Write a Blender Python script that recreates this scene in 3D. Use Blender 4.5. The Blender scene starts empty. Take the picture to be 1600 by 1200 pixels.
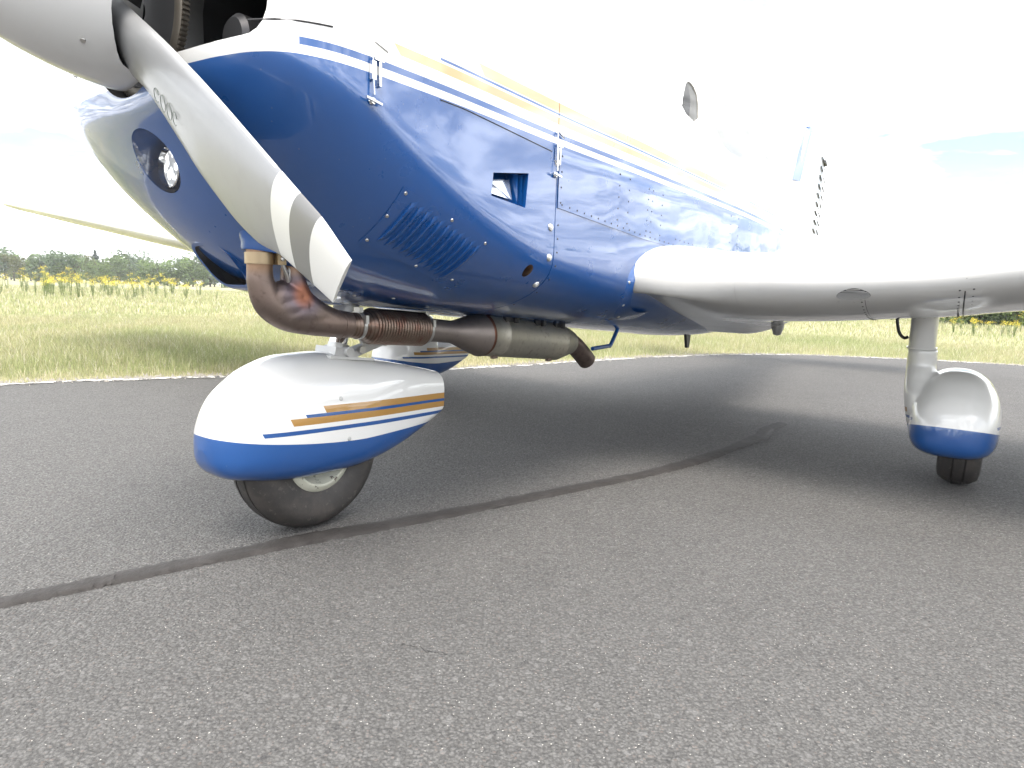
import bpy, bmesh, math, random
import numpy as np
from mathutils import Vector, Matrix, Euler
R=math.radians
random.seed(7); rng=np.random.default_rng(7)
S=bpy.context.scene
COL=S.collection
# ---------------------------------------------------------------- camera
cam=bpy.data.cameras.new('camera'); camo=bpy.data.objects.new('camera',cam); COL.objects.link(camo)
cam.sensor_width=36; cam.lens=982/1600*36; cam.clip_start=.02; cam.clip_end=6000
camo.matrix_world=Matrix.Translation((0,0,.675))@Matrix.Rotation(R(90-8.27),4,'X')@Matrix.Rotation(R(1.79),4,'Z')
S.camera=camo
# ---------------------------------------------------------------- light
PHI=math.atan2(-.8119,-.5838)            # heading of the aircraft
CLOUD=(3.1,1.7,0)
SUN_EL=66; SUN_AZ=math.atan2(-1.,.05)   # direction to the sun in the ground plane (over the photographer's right shoulder)
sd=Vector((math.cos(R(SUN_EL))*math.cos(SUN_AZ),math.cos(R(SUN_EL))*math.sin(SUN_AZ),math.sin(R(SUN_EL))))
sun=bpy.data.lights.new('sun','SUN'); suno=bpy.data.objects.new('sun',sun); COL.objects.link(suno)
sun.energy=1.3; sun.angle=R(30); sun.color=(1,.95,.87)
suno.rotation_euler=sd.to_track_quat('Z','Y').to_euler()
W=bpy.data.worlds.new('World'); S.world=W; W.use_nodes=True
nt=W.node_tree; nt.nodes.clear()
def nn(t,typ,**k):
    n=t.nodes.new(typ)
    for a,b in k.items(): setattr(n,a,b)
    return n
out=nn(nt,'ShaderNodeOutputWorld'); bg=nn(nt,'ShaderNodeBackground'); bg.inputs['Strength'].default_value=.12
sky=nn(nt,'ShaderNodeTexSky',sky_type='NISHITA',sun_disc=False,sun_elevation=R(SUN_EL),sun_rotation=math.pi/2-SUN_AZ,air_density=1.,dust_density=4.)
tc=nn(nt,'ShaderNodeTexCoord'); sx=nn(nt,'ShaderNodeSeparateXYZ'); nt.links.new(tc.outputs['Generated'],sx.inputs[0])
mx=nn(nt,'ShaderNodeMath',operation='MAXIMUM'); nt.links.new(sx.outputs['Z'],mx.inputs[0]); mx.inputs[1].default_value=0
ad=nn(nt,'ShaderNodeMath',operation='ADD'); nt.links.new(mx.outputs[0],ad.inputs[0]); ad.inputs[1].default_value=.16
vd=nn(nt,'ShaderNodeVectorMath',operation='SCALE'); dv=nn(nt,'ShaderNodeMath',operation='DIVIDE'); dv.inputs[0].default_value=1; nt.links.new(ad.outputs[0],dv.inputs[1])
nt.links.new(tc.outputs['Generated'],vd.inputs[0]); nt.links.new(dv.outputs[0],vd.inputs['Scale'])
nz=nn(nt,'ShaderNodeTexNoise'); nz.inputs['Scale'].default_value=1.35; nz.inputs['Detail'].default_value=9; nz.inputs['Roughness'].default_value=.55; nz.inputs['Distortion'].default_value=.25
vo_=nn(nt,'ShaderNodeVectorMath',operation='ADD'); nt.links.new(vd.outputs[0],vo_.inputs[0]); vo_.inputs[1].default_value=CLOUD; nt.links.new(vo_.outputs[0],nz.inputs['Vector'])
cr=nn(nt,'ShaderNodeValToRGB'); cr.color_ramp.elements[0].position=.36; cr.color_ramp.elements[1].position=.51; nt.links.new(nz.outputs['Fac'],cr.inputs[0])
mc=nn(nt,'ShaderNodeMix',data_type='RGBA'); hzr=nn(nt,'ShaderNodeMapRange',interpolation_type='SMOOTHSTEP'); nt.links.new(sx.outputs['Z'],hzr.inputs[0]); hzr.inputs[1].default_value=.19; hzr.inputs[2].default_value=.0; hzr.inputs[3].default_value=0; hzr.inputs[4].default_value=.75
mxf=nn(nt,'ShaderNodeMath',operation='MAXIMUM'); nt.links.new(cr.outputs[0],mxf.inputs[0]); nt.links.new(hzr.outputs[0],mxf.inputs[1]); nt.links.new(mxf.outputs[0],mc.inputs['Factor']); nt.links.new(sky.outputs[0],mc.inputs['A']); nz2=nn(nt,'ShaderNodeTexNoise'); nz2.inputs['Scale'].default_value=3.1; nz2.inputs['Detail'].default_value=6; nz2.inputs['Roughness'].default_value=.6; nt.links.new(vo_.outputs[0],nz2.inputs['Vector'])
cr2=nn(nt,'ShaderNodeMapRange',interpolation_type='SMOOTHSTEP'); nt.links.new(nz2.outputs['Fac'],cr2.inputs[0]); cr2.inputs[1].default_value=.36; cr2.inputs[2].default_value=.66; cr2.inputs[3].default_value=3.6; cr2.inputs[4].default_value=14.
cbk=nn(nt,'ShaderNodeVectorMath',operation='SCALE'); cbk.inputs[0].default_value=(.985,1.,1.02); nt.links.new(cr2.outputs[0],cbk.inputs['Scale']); nt.links.new(cbk.outputs[0],mc.inputs['B'])
nt.links.new(mc.outputs['Result'],bg.inputs['Color']); nt.links.new(bg.outputs[0],out.inputs[0])
S.view_settings.view_transform='Standard'; S.view_settings.look='None'; S.view_settings.gamma=1; S.view_settings.use_curve_mapping=False
S.view_settings.exposure=1.70
S.cycles.max_bounces=8; S.cycles.diffuse_bounces=4; S.cycles.glossy_bounces=4; S.cycles.transparent_max_bounces=8; S.cycles.use_denoising=True
# ---------------------------------------------------------------- helpers
class E:
    """a value inside a node tree, so that colours can be written as formulas of position"""
    def __init__(s,t,v): s.t=t; s.v=v
    def op(s,o,b=0.,c=None):
        n=s.t.nodes.new('ShaderNodeMath'); n.operation=o
        for i,q in enumerate((s,b)+((c,) if c is not None else ())):
            q=q.v if isinstance(q,E) else q
            if isinstance(q,(int,float)): n.inputs[i].default_value=q
            else: s.t.links.new(q,n.inputs[i])
        return E(s.t,n.outputs[0])
    def __add__(s,b): return s.op('ADD',b)
    def __sub__(s,b): return s.op('SUBTRACT',b)
    def __mul__(s,b): return s.op('MULTIPLY',b)
    __rmul__=__mul__; __radd__=__add__
    def lt(s,b): return s.op('LESS_THAN',b)
    def gt(s,b): return s.op('GREATER_THAN',b)
    def max(s,b): return s.op('MAXIMUM',b)
    def min(s,b): return s.op('MINIMUM',b)
    def between(s,a,b): return s.gt(a)*s.lt(b)
    def smooth(s,a,b):
        n=s.t.nodes.new('ShaderNodeMapRange'); n.interpolation_type='SMOOTHSTEP'
        s.t.links.new(s.v,n.inputs[0]); n.inputs[1].default_value=a; n.inputs[2].default_value=b
        return E(s.t,n.outputs[0])
class M:
    def __init__(s,name,color=(.5,.5,.5),rough=.5,metal=0.,coat=0.,coat_rough=.03,ior=1.5,spec=.5):
        s.m=bpy.data.materials.new(name); s.m.use_nodes=True; s.t=s.m.node_tree
        s.b=s.t.nodes['Principled BSDF']; s.tc=s.t.nodes.new('ShaderNodeTexCoord')
        x=s.t.nodes.new('ShaderNodeSeparateXYZ'); s.t.links.new(s.tc.outputs['Object'],x.inputs[0])
        s.x,s.y,s.z=(E(s.t,x.outputs[i]) for i in range(3))
        s.b.inputs['Base Color'].default_value=(*color,1); s.b.inputs['Roughness'].default_value=rough; s.b.inputs['Metallic'].default_value=metal
        s.b.inputs['Coat Weight'].default_value=coat; s.b.inputs['Coat Roughness'].default_value=coat_rough; s.b.inputs['IOR'].default_value=ior
        s.b.inputs['Specular IOR Level'].default_value=spec
        s.col=None; s.base=color; s.bumpn=None
    def c(s,v):
        if v is None: return None
        if isinstance(v,E): return v.v
        return v
    def paint(s,mask,color):
        n=s.t.nodes.new('ShaderNodeMix'); n.data_type='RGBA'
        if s.col is None: n.inputs['A'].default_value=(*s.base,1)
        else: s.t.links.new(s.col,n.inputs['A'])
        if isinstance(color,tuple): n.inputs['B'].default_value=(*color,1)
        else: s.t.links.new(color,n.inputs['B'])
        s.t.links.new(mask.v,n.inputs['Factor']); s.col=n.outputs['Result']; s.t.links.new(s.col,s.b.inputs['Base Color']); return s
    def noise(s,scale,detail=4,rough=.55,dist=0.,space='Object',vec=None):
        n=s.t.nodes.new('ShaderNodeTexNoise'); n.inputs['Scale'].default_value=scale; n.inputs['Detail'].default_value=detail
        n.inputs['Roughness'].default_value=rough; n.inputs['Distortion'].default_value=dist
        s.t.links.new(vec or s.tc.outputs[space],n.inputs['Vector']); return E(s.t,n.outputs['Fac'])
    def voro(s,scale,out='Distance',feature='F1',rnd=1.):
        n=s.t.nodes.new('ShaderNodeTexVoronoi'); n.feature=feature; n.inputs['Scale'].default_value=scale; n.inputs['Randomness'].default_value=rnd
        s.t.links.new(s.tc.outputs['Object'],n.inputs['Vector']); return n
    def bump(s,h,dist,strength=1.,coat=False):
        n=s.t.nodes.new('ShaderNodeBump'); n.inputs['Distance'].default_value=dist; n.inputs['Strength'].default_value=strength
        s.t.links.new(h.v,n.inputs['Height'])
        if s.bumpn: s.t.links.new(s.bumpn,n.inputs['Normal'])
        s.bumpn=n.outputs[0]; s.t.links.new(s.bumpn,s.b.inputs['Normal'])
        if coat: s.t.links.new(s.bumpn,s.b.inputs['Coat Normal'])
        return s
    def set(s,name,e): s.t.links.new(e.v,s.b.inputs[name]); return s
def mesh_from(name,verts,faces,mat=None,smooth=True,sharp=40.,mats=None,fm=None,recalc=False,weld=0):
    me=bpy.data.meshes.new(name); me.from_pydata([tuple(map(float,v)) for v in verts],[],[tuple(f) for f in faces])
    for m_ in (mats or ([mat] if mat else [])): me.materials.append(m_.m if isinstance(m_,M) else m_)
    if fm is not None: me.polygons.foreach_set('material_index',fm)
    finish(me,smooth,sharp,recalc,weld); return me
def finish(me,smooth=True,sharp=40.,recalc=False,weld=0):
    bm=bmesh.new(); bm.from_mesh(me)
    if weld: bmesh.ops.remove_doubles(bm,verts=bm.verts,dist=weld)
    if recalc: bmesh.ops.recalc_face_normals(bm,faces=bm.faces)
    for f in bm.faces: f.smooth=smooth
    if smooth:
        ca=math.radians(sharp)
        for e in bm.edges: e.smooth=not(len(e.link_faces)!=2 or e.calc_face_angle(9)>ca)
    bm.to_mesh(me); bm.free(); me.update()
def put(name,me,parent=None,loc=(0,0,0),rot=(0,0,0)):
    o=bpy.data.objects.new(name,me); COL.objects.link(o); o.location=loc; o.rotation_euler=rot
    if parent: o.parent=parent
    return o
def tag(o,label=None,cat=None,group=None,kind=None):
    if label: o['label']=label
    if cat: o['category']=cat
    if group: o['group']=group
    if kind: o['kind']=kind
    return o
class MB:
    """collects shapes into one mesh"""
    def __init__(s): s.v=[]; s.f=[]
    def add(s,v,f):
        n=len(s.v); s.v+= [tuple(map(float,p)) for p in v]; s.f+=[tuple(i+n for i in q) for q in f]; return s
    def box(s,c,d,rot=None):
        p=[Vector((sx*d[0]/2,sy*d[1]/2,sz*d[2]/2)) for sx in(-1,1) for sy in(-1,1) for sz in(-1,1)]
        if rot: p=[rot@q for q in p]
        p=[q+Vector(c) for q in p]
        return s.add(p,[(0,1,3,2),(4,6,7,5),(0,4,5,1),(2,3,7,6),(0,2,6,4),(1,5,7,3)])
    def tube(s,pts,r,n=16,cap=True):
        pts=[Vector(p) for p in pts]; rs=r if hasattr(r,'__len__') else [r]*len(pts)
        t0=(pts[1]-pts[0]).normalized(); up=Vector((0,0,1)) if abs(t0.z)<.9 else Vector((1,0,0))
        nx=t0.cross(up).normalized(); V=[];Fc=[]
        for i,p in enumerate(pts):
            t=(pts[min(i+1,len(pts)-1)]-pts[max(i-1,0)]).normalized()
            nx=(nx-t*nx.dot(t)).normalized(); ny=t.cross(nx)
            for k in range(n):
                a=2*math.pi*k/n; V.append(p+(nx*math.cos(a)+ny*math.sin(a))*rs[i])
        for i in range(len(pts)-1):
            for k in range(n):
                Fc.append((i*n+k,(i+1)*n+k,(i+1)*n+(k+1)%n,i*n+(k+1)%n))
        if cap: Fc.append(tuple(range(n))); Fc.append(tuple(reversed(range((len(pts)-1)*n,len(pts)*n))))
        return s.add(V,Fc)
    def lathe(s,prof,o=(0,0,0),ax='y',n=32,close=False):
        """prof: (radius, along) pairs"""
        V=[];Fc=[];m=len(prof)
        for r,a in prof:
            for k in range(n):
                t=2*math.pi*k/n; c,d=r*math.cos(t),r*math.sin(t)
                V.append({'y':(o[0]+c,o[1]+a,o[2]+d),'x':(o[0]+a,o[1]+c,o[2]+d),'z':(o[0]+c,o[1]+d,o[2]+a)}[ax])
        for i in range(m if close else m-1):
            j=(i+1)%m
            for k in range(n): Fc.append((i*n+k,j*n+k,j*n+(k+1)%n,i*n+(k+1)%n))
        return s.add(V,Fc)
    def dome(s,p,nrm,r,h=.4,n=7):
        nrm=Vector(nrm).normalized(); up=Vector((0,0,1)) if abs(nrm.z)<.9 else Vector((1,0,0))
        a=nrm.cross(up).normalized(); b=nrm.cross(a); p=Vector(p); V=[]
        for q,hh in((1.,-.2),(.8,h*.7)):
            for k in range(n):
                t=2*math.pi*k/n; V.append(p+(a*math.cos(t)+b*math.sin(t))*r*q+nrm*r*hh)
        V.append(p+nrm*r*h)
        Fc=[(k,(k+1)%n,n+(k+1)%n,n+k) for k in range(n)]+[(n+k,n+(k+1)%n,2*n) for k in range(n)]
        return s.add(V,Fc)
    def mesh(s,name,mat,smooth=True,sharp=40.,recalc=True,**k): return mesh_from(name,s.v,s.f,mat,smooth,sharp,recalc=recalc,**k)
    def put(s,name,mat,parent=None,smooth=True,sharp=40.,**k): return put(name,s.mesh(name,mat,smooth,sharp),parent,**k)
def evaluated(me_objs_mods,name):
    """apply the modifiers of a temporary object and return the result as a mesh"""
    o=me_objs_mods; dg=bpy.context.evaluated_depsgraph_get(); dg.update()
    r=bpy.data.meshes.new_from_object(o.evaluated_get(dg),preserve_all_data_layers=True,depsgraph=dg); r.name=name; return r
def boolean(me,cutters,name,sharp=32.):
    o=put('work',me); cs=[]
    for c in cutters:
        k=put('cut',c); cs.append(k); m=o.modifiers.new('b','BOOLEAN'); m.operation='DIFFERENCE'; m.solver='EXACT'; m.object=k
        try: m.material_mode='TRANSFER'
        except Exception: pass
    r=evaluated(o,name)
    for k in cs+[o]: bpy.data.objects.remove(k)
    finish(r,True,sharp); return r
def remesh(me,voxel,name,it=6,mat=None,fac=.5):
    o=put('work',me); m=o.modifiers.new('r','REMESH'); m.mode='VOXEL'; m.voxel_size=voxel
    m=o.modifiers.new('s','SMOOTH'); m.iterations=it; m.factor=fac
    r=evaluated(o,name); bpy.data.objects.remove(o)
    r.materials.clear()
    if mat: r.materials.append(mat.m)
    for p in r.polygons: p.use_smooth=True
    return r
def pchip(xs,ys):
    xs=np.array(xs,float);ys=np.array(ys,float)
    if xs[0]>xs[-1]: xs,ys=xs[::-1],ys[::-1]
    h=np.diff(xs);d=np.diff(ys)/h;m=np.zeros(len(xs))
    for i in range(1,len(xs)-1):
        if d[i-1]*d[i]>0:
            w1=2*h[i]+h[i-1];w2=h[i]+2*h[i-1]
            m[i]=(w1+w2)/(w1/d[i-1]+w2/d[i])
    m[0]=d[0];m[-1]=d[-1]
    def f(x):
        x=np.clip(np.asarray(x,float),xs[0],xs[-1])
        i=np.clip(np.searchsorted(xs,x)-1,0,len(h)-1)
        t=(x-xs[i])/h[i];t2=t*t;t3=t2*t
        return (2*t3-3*t2+1)*ys[i]+(t3-2*t2+t)*h[i]*m[i]+(-2*t3+3*t2)*ys[i+1]+(t3-t2)*h[i]*m[i+1]
    return f
# fuselage lines (aircraft axes: x forward, y port, z up, nose wheel contact at the origin)
F_W=pchip([.385,.375,.35,.30,.22,.10,-.1,-.5,-1.,-2.,-3.,-4.2,-5.5,-6.9],[.22,.32,.41,.468,.497,.508,.514,.512,.522,.53,.50,.37,.20,.05])
F_ZB=pchip([.385,.375,.345,.31,.255,.16,.08,0,-.2,-.5,-.84,-1.5,-2.5,-3.2,-5,-6.9],[1.035,1.01,.955,.89,.81,.722,.675,.65,.622,.598,.568,.515,.46,.475,.70,.98])
F_ZC=pchip([.385,.3,.2,0,-.2,-.5,-1,-2,-3,-5,-6.9],[1.12,1.08,1.05,.95,.87,.79,.75,.74,.75,.88,1.06])
F_NL=pchip([.385,.2,.05,-.2,-.5,-1,-3,-6.9],[1.75,1.75,1.85,2.1,2.35,2.6,2.8,2.3])
F_ZS=pchip([.385,.3,0,-.5,-1,-2,-3,-5,-6.9],[1.2,1.2,1.2,1.22,1.25,1.27,1.25,1.18,1.16])
F_ZT=pchip([.385,.36,.3,.15,-.1,-.5,-.62,-1.25,-1.7,-2.4,-3.2,-5,-6.9],[1.34,1.37,1.405,1.435,1.45,1.46,1.47,1.83,1.88,1.86,1.72,1.40,1.25])
F_NU=pchip([.385,.1,-.5,-1.2,-2,-3.2,-6.9],[2.2,2.4,2.5,2.6,2.6,2.3,2.])
def side_y(x,z):
    """half width of the body at station x and height z"""
    w,zb,zc,n,zs,zt,nu=F_W(x),F_ZB(x),F_ZC(x),F_NL(x),F_ZS(x),F_ZT(x),F_NU(x)
    if z<zc:
        r=min(1.,(zc-z)/(zc-zb)); return w*(1-r**n)**(1/n)
    if z<=zs: return float(w)
    r=min(1.,(z-zs)/(zt-zs)); return w*(1-r**nu)**(1/nu)
def section(x,nl=26,ns=8,nu=22):
    """half section, bottom centre to top centre"""
    w,zb,zc,n,zs,zt,nq=F_W(x),F_ZB(x),F_ZC(x),F_NL(x),F_ZS(x),F_ZT(x),F_NU(x)
    p=[]
    for i in range(nl):
        a=i/nl*np.pi/2; p.append((w*np.sin(a)**(2/n),zc-(zc-zb)*np.cos(a)**(2/n)))
    for i in range(ns): p.append((w,zc+(zs-zc)*i/ns))
    for i in range(nu+1):
        a=i/nu*np.pi/2; p.append((w*max(0,np.cos(a))**(2/nq),zs+(zt-zs)*np.sin(a)**(2/nq)))
    p[-1]=(0.,float(zt))
    return np.array(p,float)
# ---------------------------------------------------------------- materials
BLUE=(.005,.066,.245); WHITE=(.68,.68,.66); GOLD=(.36,.195,.045)
def glossy(name,color,rough=.3,coat=1.,wav=.0,wscale=3.,metal=0.,dust=.15):
    m=M(name,color,rough,metal,coat,.025); m.b.inputs['Coat IOR'].default_value=1.62
    n=m.noise(9,5,.6); m.set('Roughness',n*.2+(rough-.1))
    d=m.noise(2.2,6,.65); m.set('Coat Roughness',d.smooth(.45,.8)*.05+.015)
    if wav: m.bump(m.noise(wscale,2,.4),wav,1.,True)
    return m
def specks(m,amount=.35,color=(.16,.15,.13)):
    v=m.voro(55); s=E(m.t,v.outputs['Distance']).lt(.085); k=m.noise(14,2)
    m.paint(s*k.gt(.56)*amount,color); return m
body=glossy('body_paint',WHITE,.3,1.,.003,2.4)
X,Y,Z=body.x,body.y,body.z
body.paint(Z.lt(1.084),BLUE)
body.paint(Z.between(1.100,1.113)*X.lt(.30-(1.1-1.1)),BLUE)
body.paint(Z.between(1.160,1.1655)*X.lt(-.02),BLUE)
body.paint(Z.between(1.136,1.155)*(X+Z*-.9).lt(-.93),(.52,.33,.14))  # both gold stripes paler than the fairings' gold: sky sheen put into the colour
body.paint(Z.between(1.168,1.192)*(X+Z*-.9).lt(-1.22),(.52,.33,.14))
specks(body,.3,(.20,.20,.20))
pantm=glossy('fairing_paint',WHITE,.32,1.,.0)
X,Z=pantm.x,pantm.z
q=(X+.48)*-.045+Z
rise=(X+.15).max(0.)
zb=rise.op('POWER',1.5)*.2+.252
pantm.paint((Z-zb).lt(0.),BLUE)
sl=(Z-.3)*-.45
for a,b,x0,c in ((.273,.284,.165,BLUE),(.296,.3145,.080,GOLD),(.3145,.323,.033,BLUE),(.323,.342,-.03,GOLD)):
    pantm.paint(q.between(a,b)*(X+sl).lt(x0),c)
specks(pantm,.12,(.3,.28,.24))
whitep=glossy('white_paint',(.58,.58,.565),.32,1.,.0022,5.); specks(whitep,.15,(.35,.34,.3))  # darker than the body white: shade of the wing underside put into the colour
bluep=glossy('blue_paint',BLUE,.3,1.,.0008,6.)
spinm=M('spinner_shell',(.66,.66,.65),.28,.0,.8,.05); spinm.paint(spinm.noise(5,5).smooth(.5,.75)*.25,(.5,.49,.47))
bladem=M('blade_paint',(.27,.275,.28),.36,.3,.30,.12)   # blade colour bands run along the span (local x)
bladem.paint(bladem.noise(30,6,.6).smooth(.45,.75)*.25,(.22,.22,.218))
X,Yb=bladem.x,bladem.y
arc=X+Yb*Yb*-4.2+Yb*.32
for a,b,c in ((.715,.772,WHITE),(.772,.832,(.19,.19,.185)),(.832,1.2,WHITE)): bladem.paint(arc.between(a,b),c)
bladem.paint(Yb.gt(.0715-.004)*X.lt(.70)*.5,(.75,.74,.72))
black=M('black_rubber',(.012,.012,.012),.6)
bay=M('engine_bay',(.010,.010,.0105),.55); bay.paint(bay.noise(11,4).gt(.56)*.5,(.03,.028,.027))
steel=M('bare_steel',(.55,.54,.52),.32,1.)
chrome=M('chrome',(.75,.75,.75),.08,1.)
gear_metal=M('ring_gear_steel',(.20,.18,.15),.42,.8)
dark=M('dark_metal',(.045,.045,.048),.42,.6)
alu=M('dull_aluminium',(.50,.50,.49),.42,.9)
# heat tinted exhaust
exh=M('exhaust_steel',(.185,.145,.126),.40,.85)
n1=exh.noise(9,5,.6); n2=exh.noise(40,5,.65)
exh.paint(n1.smooth(.42,.66)*.7,(.225,.168,.142)); exh.paint(n2.smooth(.5,.75)*.55,(.07,.05,.045))
X,Yb,Z=exh.x,exh.y,exh.z
def blob(cx,cy,cz,r):
    dx,dy,dz=X-cx,Yb-cy,Z-cz; return (dx*dx+dy*dy+dz*dz).op('SQRT')*-1./1. if False else (dx*dx+dy*dy+dz*dz).op('SQRT')
dh=blob(.088,.168,.655,0)
exh.paint((dh*-1.+.075).max(0.).smooth(0,.05)*.55,(.20,.17,.24)); exh.paint((dh*-1.+.045).max(0.).smooth(0,.03)*.6,(.50,.17,.05))
exh.paint(Z.smooth(.69,.72)*.6,(.33,.20,.11))
exh.set('Roughness',n2*.25+.36)
muf=M('muffler_steel',(.42,.40,.345),.40,.9)
n1=muf.noise(6,5,.6); n2=muf.noise(50,4,.6)
muf.paint(n1.smooth(.4,.65)*.7,(.48,.45,.37)); muf.paint(n2.smooth(.5,.8)*.5,(.10,.085,.075)); X=muf.x
muf.paint(X.gt(-.60)*.85,(.20,.17,.162)); muf.paint(X.between(-.612,-.598),(.16,.07,.045)); muf.set('Roughness',n2*.3+.36)
bellow=M('bellows_steel',(.20,.15,.12),.36,.9); bellow.paint(bellow.noise(30,4).smooth(.45,.7)*.7,(.16,.075,.055)); bellow.paint(((bellow.x+.142)*(6.28318/.0103)).op('SINE').gt(.45)*.45,(.05,.033,.027))
# rubber
tyre=M('tyre_rubber',(.030,.0275,.026),.62); tyre.paint(tyre.noise(16,6,.65).smooth(.42,.72)*.8,(.060,.052,.046)); tyre.paint(tyre.noise(60,4,.6).gt(.64)*.5,(.10,.092,.08))
tyre.bump(tyre.noise(90,3),.0008)
rim=M('chipped_rim_paint',(.46,.46,.38),.4); rim.paint(rim.noise(55,5,.7).gt(.60),(.10,.085,.07)); rim.paint(rim.noise(12,4).smooth(.5,.7)*.5,(.40,.39,.32))
glass=bpy.data.materials.new('window_glass'); glass.use_nodes=True; g=glass.node_tree; g.nodes.clear()
go=nn(g,'ShaderNodeOutputMaterial'); gm=nn(g,'ShaderNodeMixShader'); gt=nn(g,'ShaderNodeBsdfTransparent'); gg=nn(g,'ShaderNodeBsdfGlossy'); gf=nn(g,'ShaderNodeFresnel')
gg.inputs['Roughness'].default_value=.01; gt.inputs[0].default_value=(.985,.99,.99,1); gf.inputs['IOR'].default_value=1.5
g.links.new(gf.outputs[0],gm.inputs[0]); g.links.new(gt.outputs[0],gm.inputs[1]); g.links.new(gg.outputs[0],gm.inputs[2]); g.links.new(gm.outputs[0],go.inputs[0])
glass2=glass.copy(); glass2.name='storm_window_glass'; [setattr(n.inputs['IOR'],'default_value',1.22) for n in glass2.node_tree.nodes if n.type=='FRESNEL']
lamp=M('lit_lamp_cells',(.9,.9,.9),.2); lamp.b.inputs['Emission Color'].default_value=(.93,.97,1,1)
lv=lamp.voro(58); cell=E(lamp.t,lv.outputs['Distance']); lamp.set('Emission Strength',cell.smooth(.62,.30)*1.0+.08)
liner=M('cabin_liner',(.62,.60,.55),.8); seatm=M('seat_cloth',(.035,.04,.085),.9)
# ground
asph=M('asphalt',(.099,.0975,.095),.9)
big=asph.noise(.55,5,.6); mid=asph.noise(5.5,5,.65); fine=asph.noise(230,3,.6)
asph.paint(big.smooth(.35,.68)*.6,(.116,.114,.111)); asph.paint(mid.smooth(.42,.70)*.5,(.084,.083,.0815))
nv=nn(asph.t,'ShaderNodeVectorMath',operation='ADD'); nw_=nn(asph.t,'ShaderNodeVectorMath',operation='SCALE'); ncol=nn(asph.t,'ShaderNodeTexNoise'); ncol.inputs['Scale'].default_value=90; asph.t.links.new(asph.tc.outputs['Object'],ncol.inputs['Vector'])
asph.t.links.new(ncol.outputs['Color'],nw_.inputs[0]); nw_.inputs['Scale'].default_value=.006; asph.t.links.new(asph.tc.outputs['Object'],nv.inputs[0]); asph.t.links.new(nw_.outputs[0],nv.inputs[1])
va=asph.voro(165); vb=asph.voro(290); vc=asph.voro(62)
for v_ in (va,vb,vc): asph.t.links.new(nv.outputs[0],v_.inputs['Vector'])
ca=nn(asph.t,'ShaderNodeSeparateColor'); asph.t.links.new(va.outputs['Color'],ca.inputs[0]); ra=E(asph.t,ca.outputs[0]); rb=E(asph.t,ca.outputs[1])
cc=nn(asph.t,'ShaderNodeSeparateColor'); asph.t.links.new(vb.outputs['Color'],cc.inputs[0]); rc=E(asph.t,cc.outputs[2]); rd=E(asph.t,cc.outputs[0])
da=E(asph.t,va.outputs['Distance']); db=E(asph.t,vb.outputs['Distance']); dc=E(asph.t,vc.outputs['Distance'])
asph.paint(rd.smooth(.55,1.)*.38,(.155,.152,.145)); asph.paint((rd*-1.+1.).smooth(.55,1.)*.38,(.042,.041,.040))
asph.paint(ra.gt(.60)*da.smooth(.50,.34)*.42,(.150,.148,.144)); asph.paint(ra.lt(.22)*da.smooth(.52,.4)*.42,(.042,.042,.043)); asph.paint(rb.gt(.88)*da.smooth(.45,.35)*.5,(.135,.112,.100))
asph.paint(da.smooth(.46,.68)*.38,(.036,.035,.034))
cd=nn(asph.t,'ShaderNodeSeparateColor'); asph.t.links.new(vc.outputs['Color'],cd.inputs[0]); re_=E(asph.t,cd.outputs[0]); rf_=E(asph.t,cd.outputs[1])
asph.paint(re_.gt(.90)*dc.smooth(.40,.30)*.5,(.165,.163,.160)); asph.paint(rf_.gt(.93)*dc.smooth(.34,.24)*.55,(.040,.040,.041)); asph.paint(asph.noise(1.6,7,.75,.6).smooth(.56,.70)*.30,(.060,.058,.055)); asph.paint(asph.noise(.9,6,.7).smooth(.58,.72)*.35,(.140,.136,.128))
asph.paint(rc.gt(.988)*db.lt(.30)*.8,(.50,.49,.45))
asph.bump(da*-1.,.0042,.8); asph.bump(dc*-1.,.004,.4); asph.bump(fine,.0022,.8)
asph.set('Roughness',ra*-.3+.95)
asph.b.inputs['Specular IOR Level'].default_value=.25
tar=M('crack_sealant',(.034,.0315,.030),.7,spec=.25); tar.paint(tar.noise(14,5,.65).smooth(.4,.7)*.7,(.054,.050,.048)); tar.paint(tar.noise(70,4).gt(.60)*.5,(.025,.022,.022)); tar.bump(tar.noise(60,5),.004,.8)
linep=M('worn_white_line',(.62,.61,.57),.8); linep.paint(linep.noise(17,7,.72).gt(.50),(.10,.096,.090)); linep.paint(linep.noise(120,3).gt(.56)*.6,(.22,.21,.19))
soil=M('field_turf',(.31,.29,.165),.95)
soil.paint(soil.noise(.35,5,.6).smooth(.38,.64)*.75,(.235,.255,.115)); soil.paint(soil.noise(2.2,6,.7).smooth(.45,.72)*.7,(.42,.365,.23)); soil.paint(soil.noise(38,4,.7).smooth(.4,.7)*.45,(.17,.175,.085)); soil.bump(soil.noise(45,4),.05,.7)
def attr_mat(name,rough=.75,trans=.35):
    m=M(name,(.2,.2,.1),rough,spec=.2); a=nn(m.t,'ShaderNodeAttribute',attribute_name='tint'); m.t.links.new(a.outputs['Color'],m.b.inputs['Base Color'])
    tr=nn(m.t,'ShaderNodeBsdfTranslucent'); mi=nn(m.t,'ShaderNodeMixShader'); mi.inputs[0].default_value=trans
    m.t.links.new(a.outputs['Color'],tr.inputs[0]); o=[n for n in m.t.nodes if n.type=='OUTPUT_MATERIAL'][0]
    m.t.links.new(m.b.outputs[0],mi.inputs[1]); m.t.links.new(tr.outputs[0],mi.inputs[2]); m.t.links.new(mi.outputs[0],o.inputs[0]); return m
grassm=attr_mat('grass_blades'); leafm=attr_mat('leaves',.6,.3)
bark=M('bark',(.075,.06,.048),.9); bark.bump(bark.noise(12,5),.03)
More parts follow.
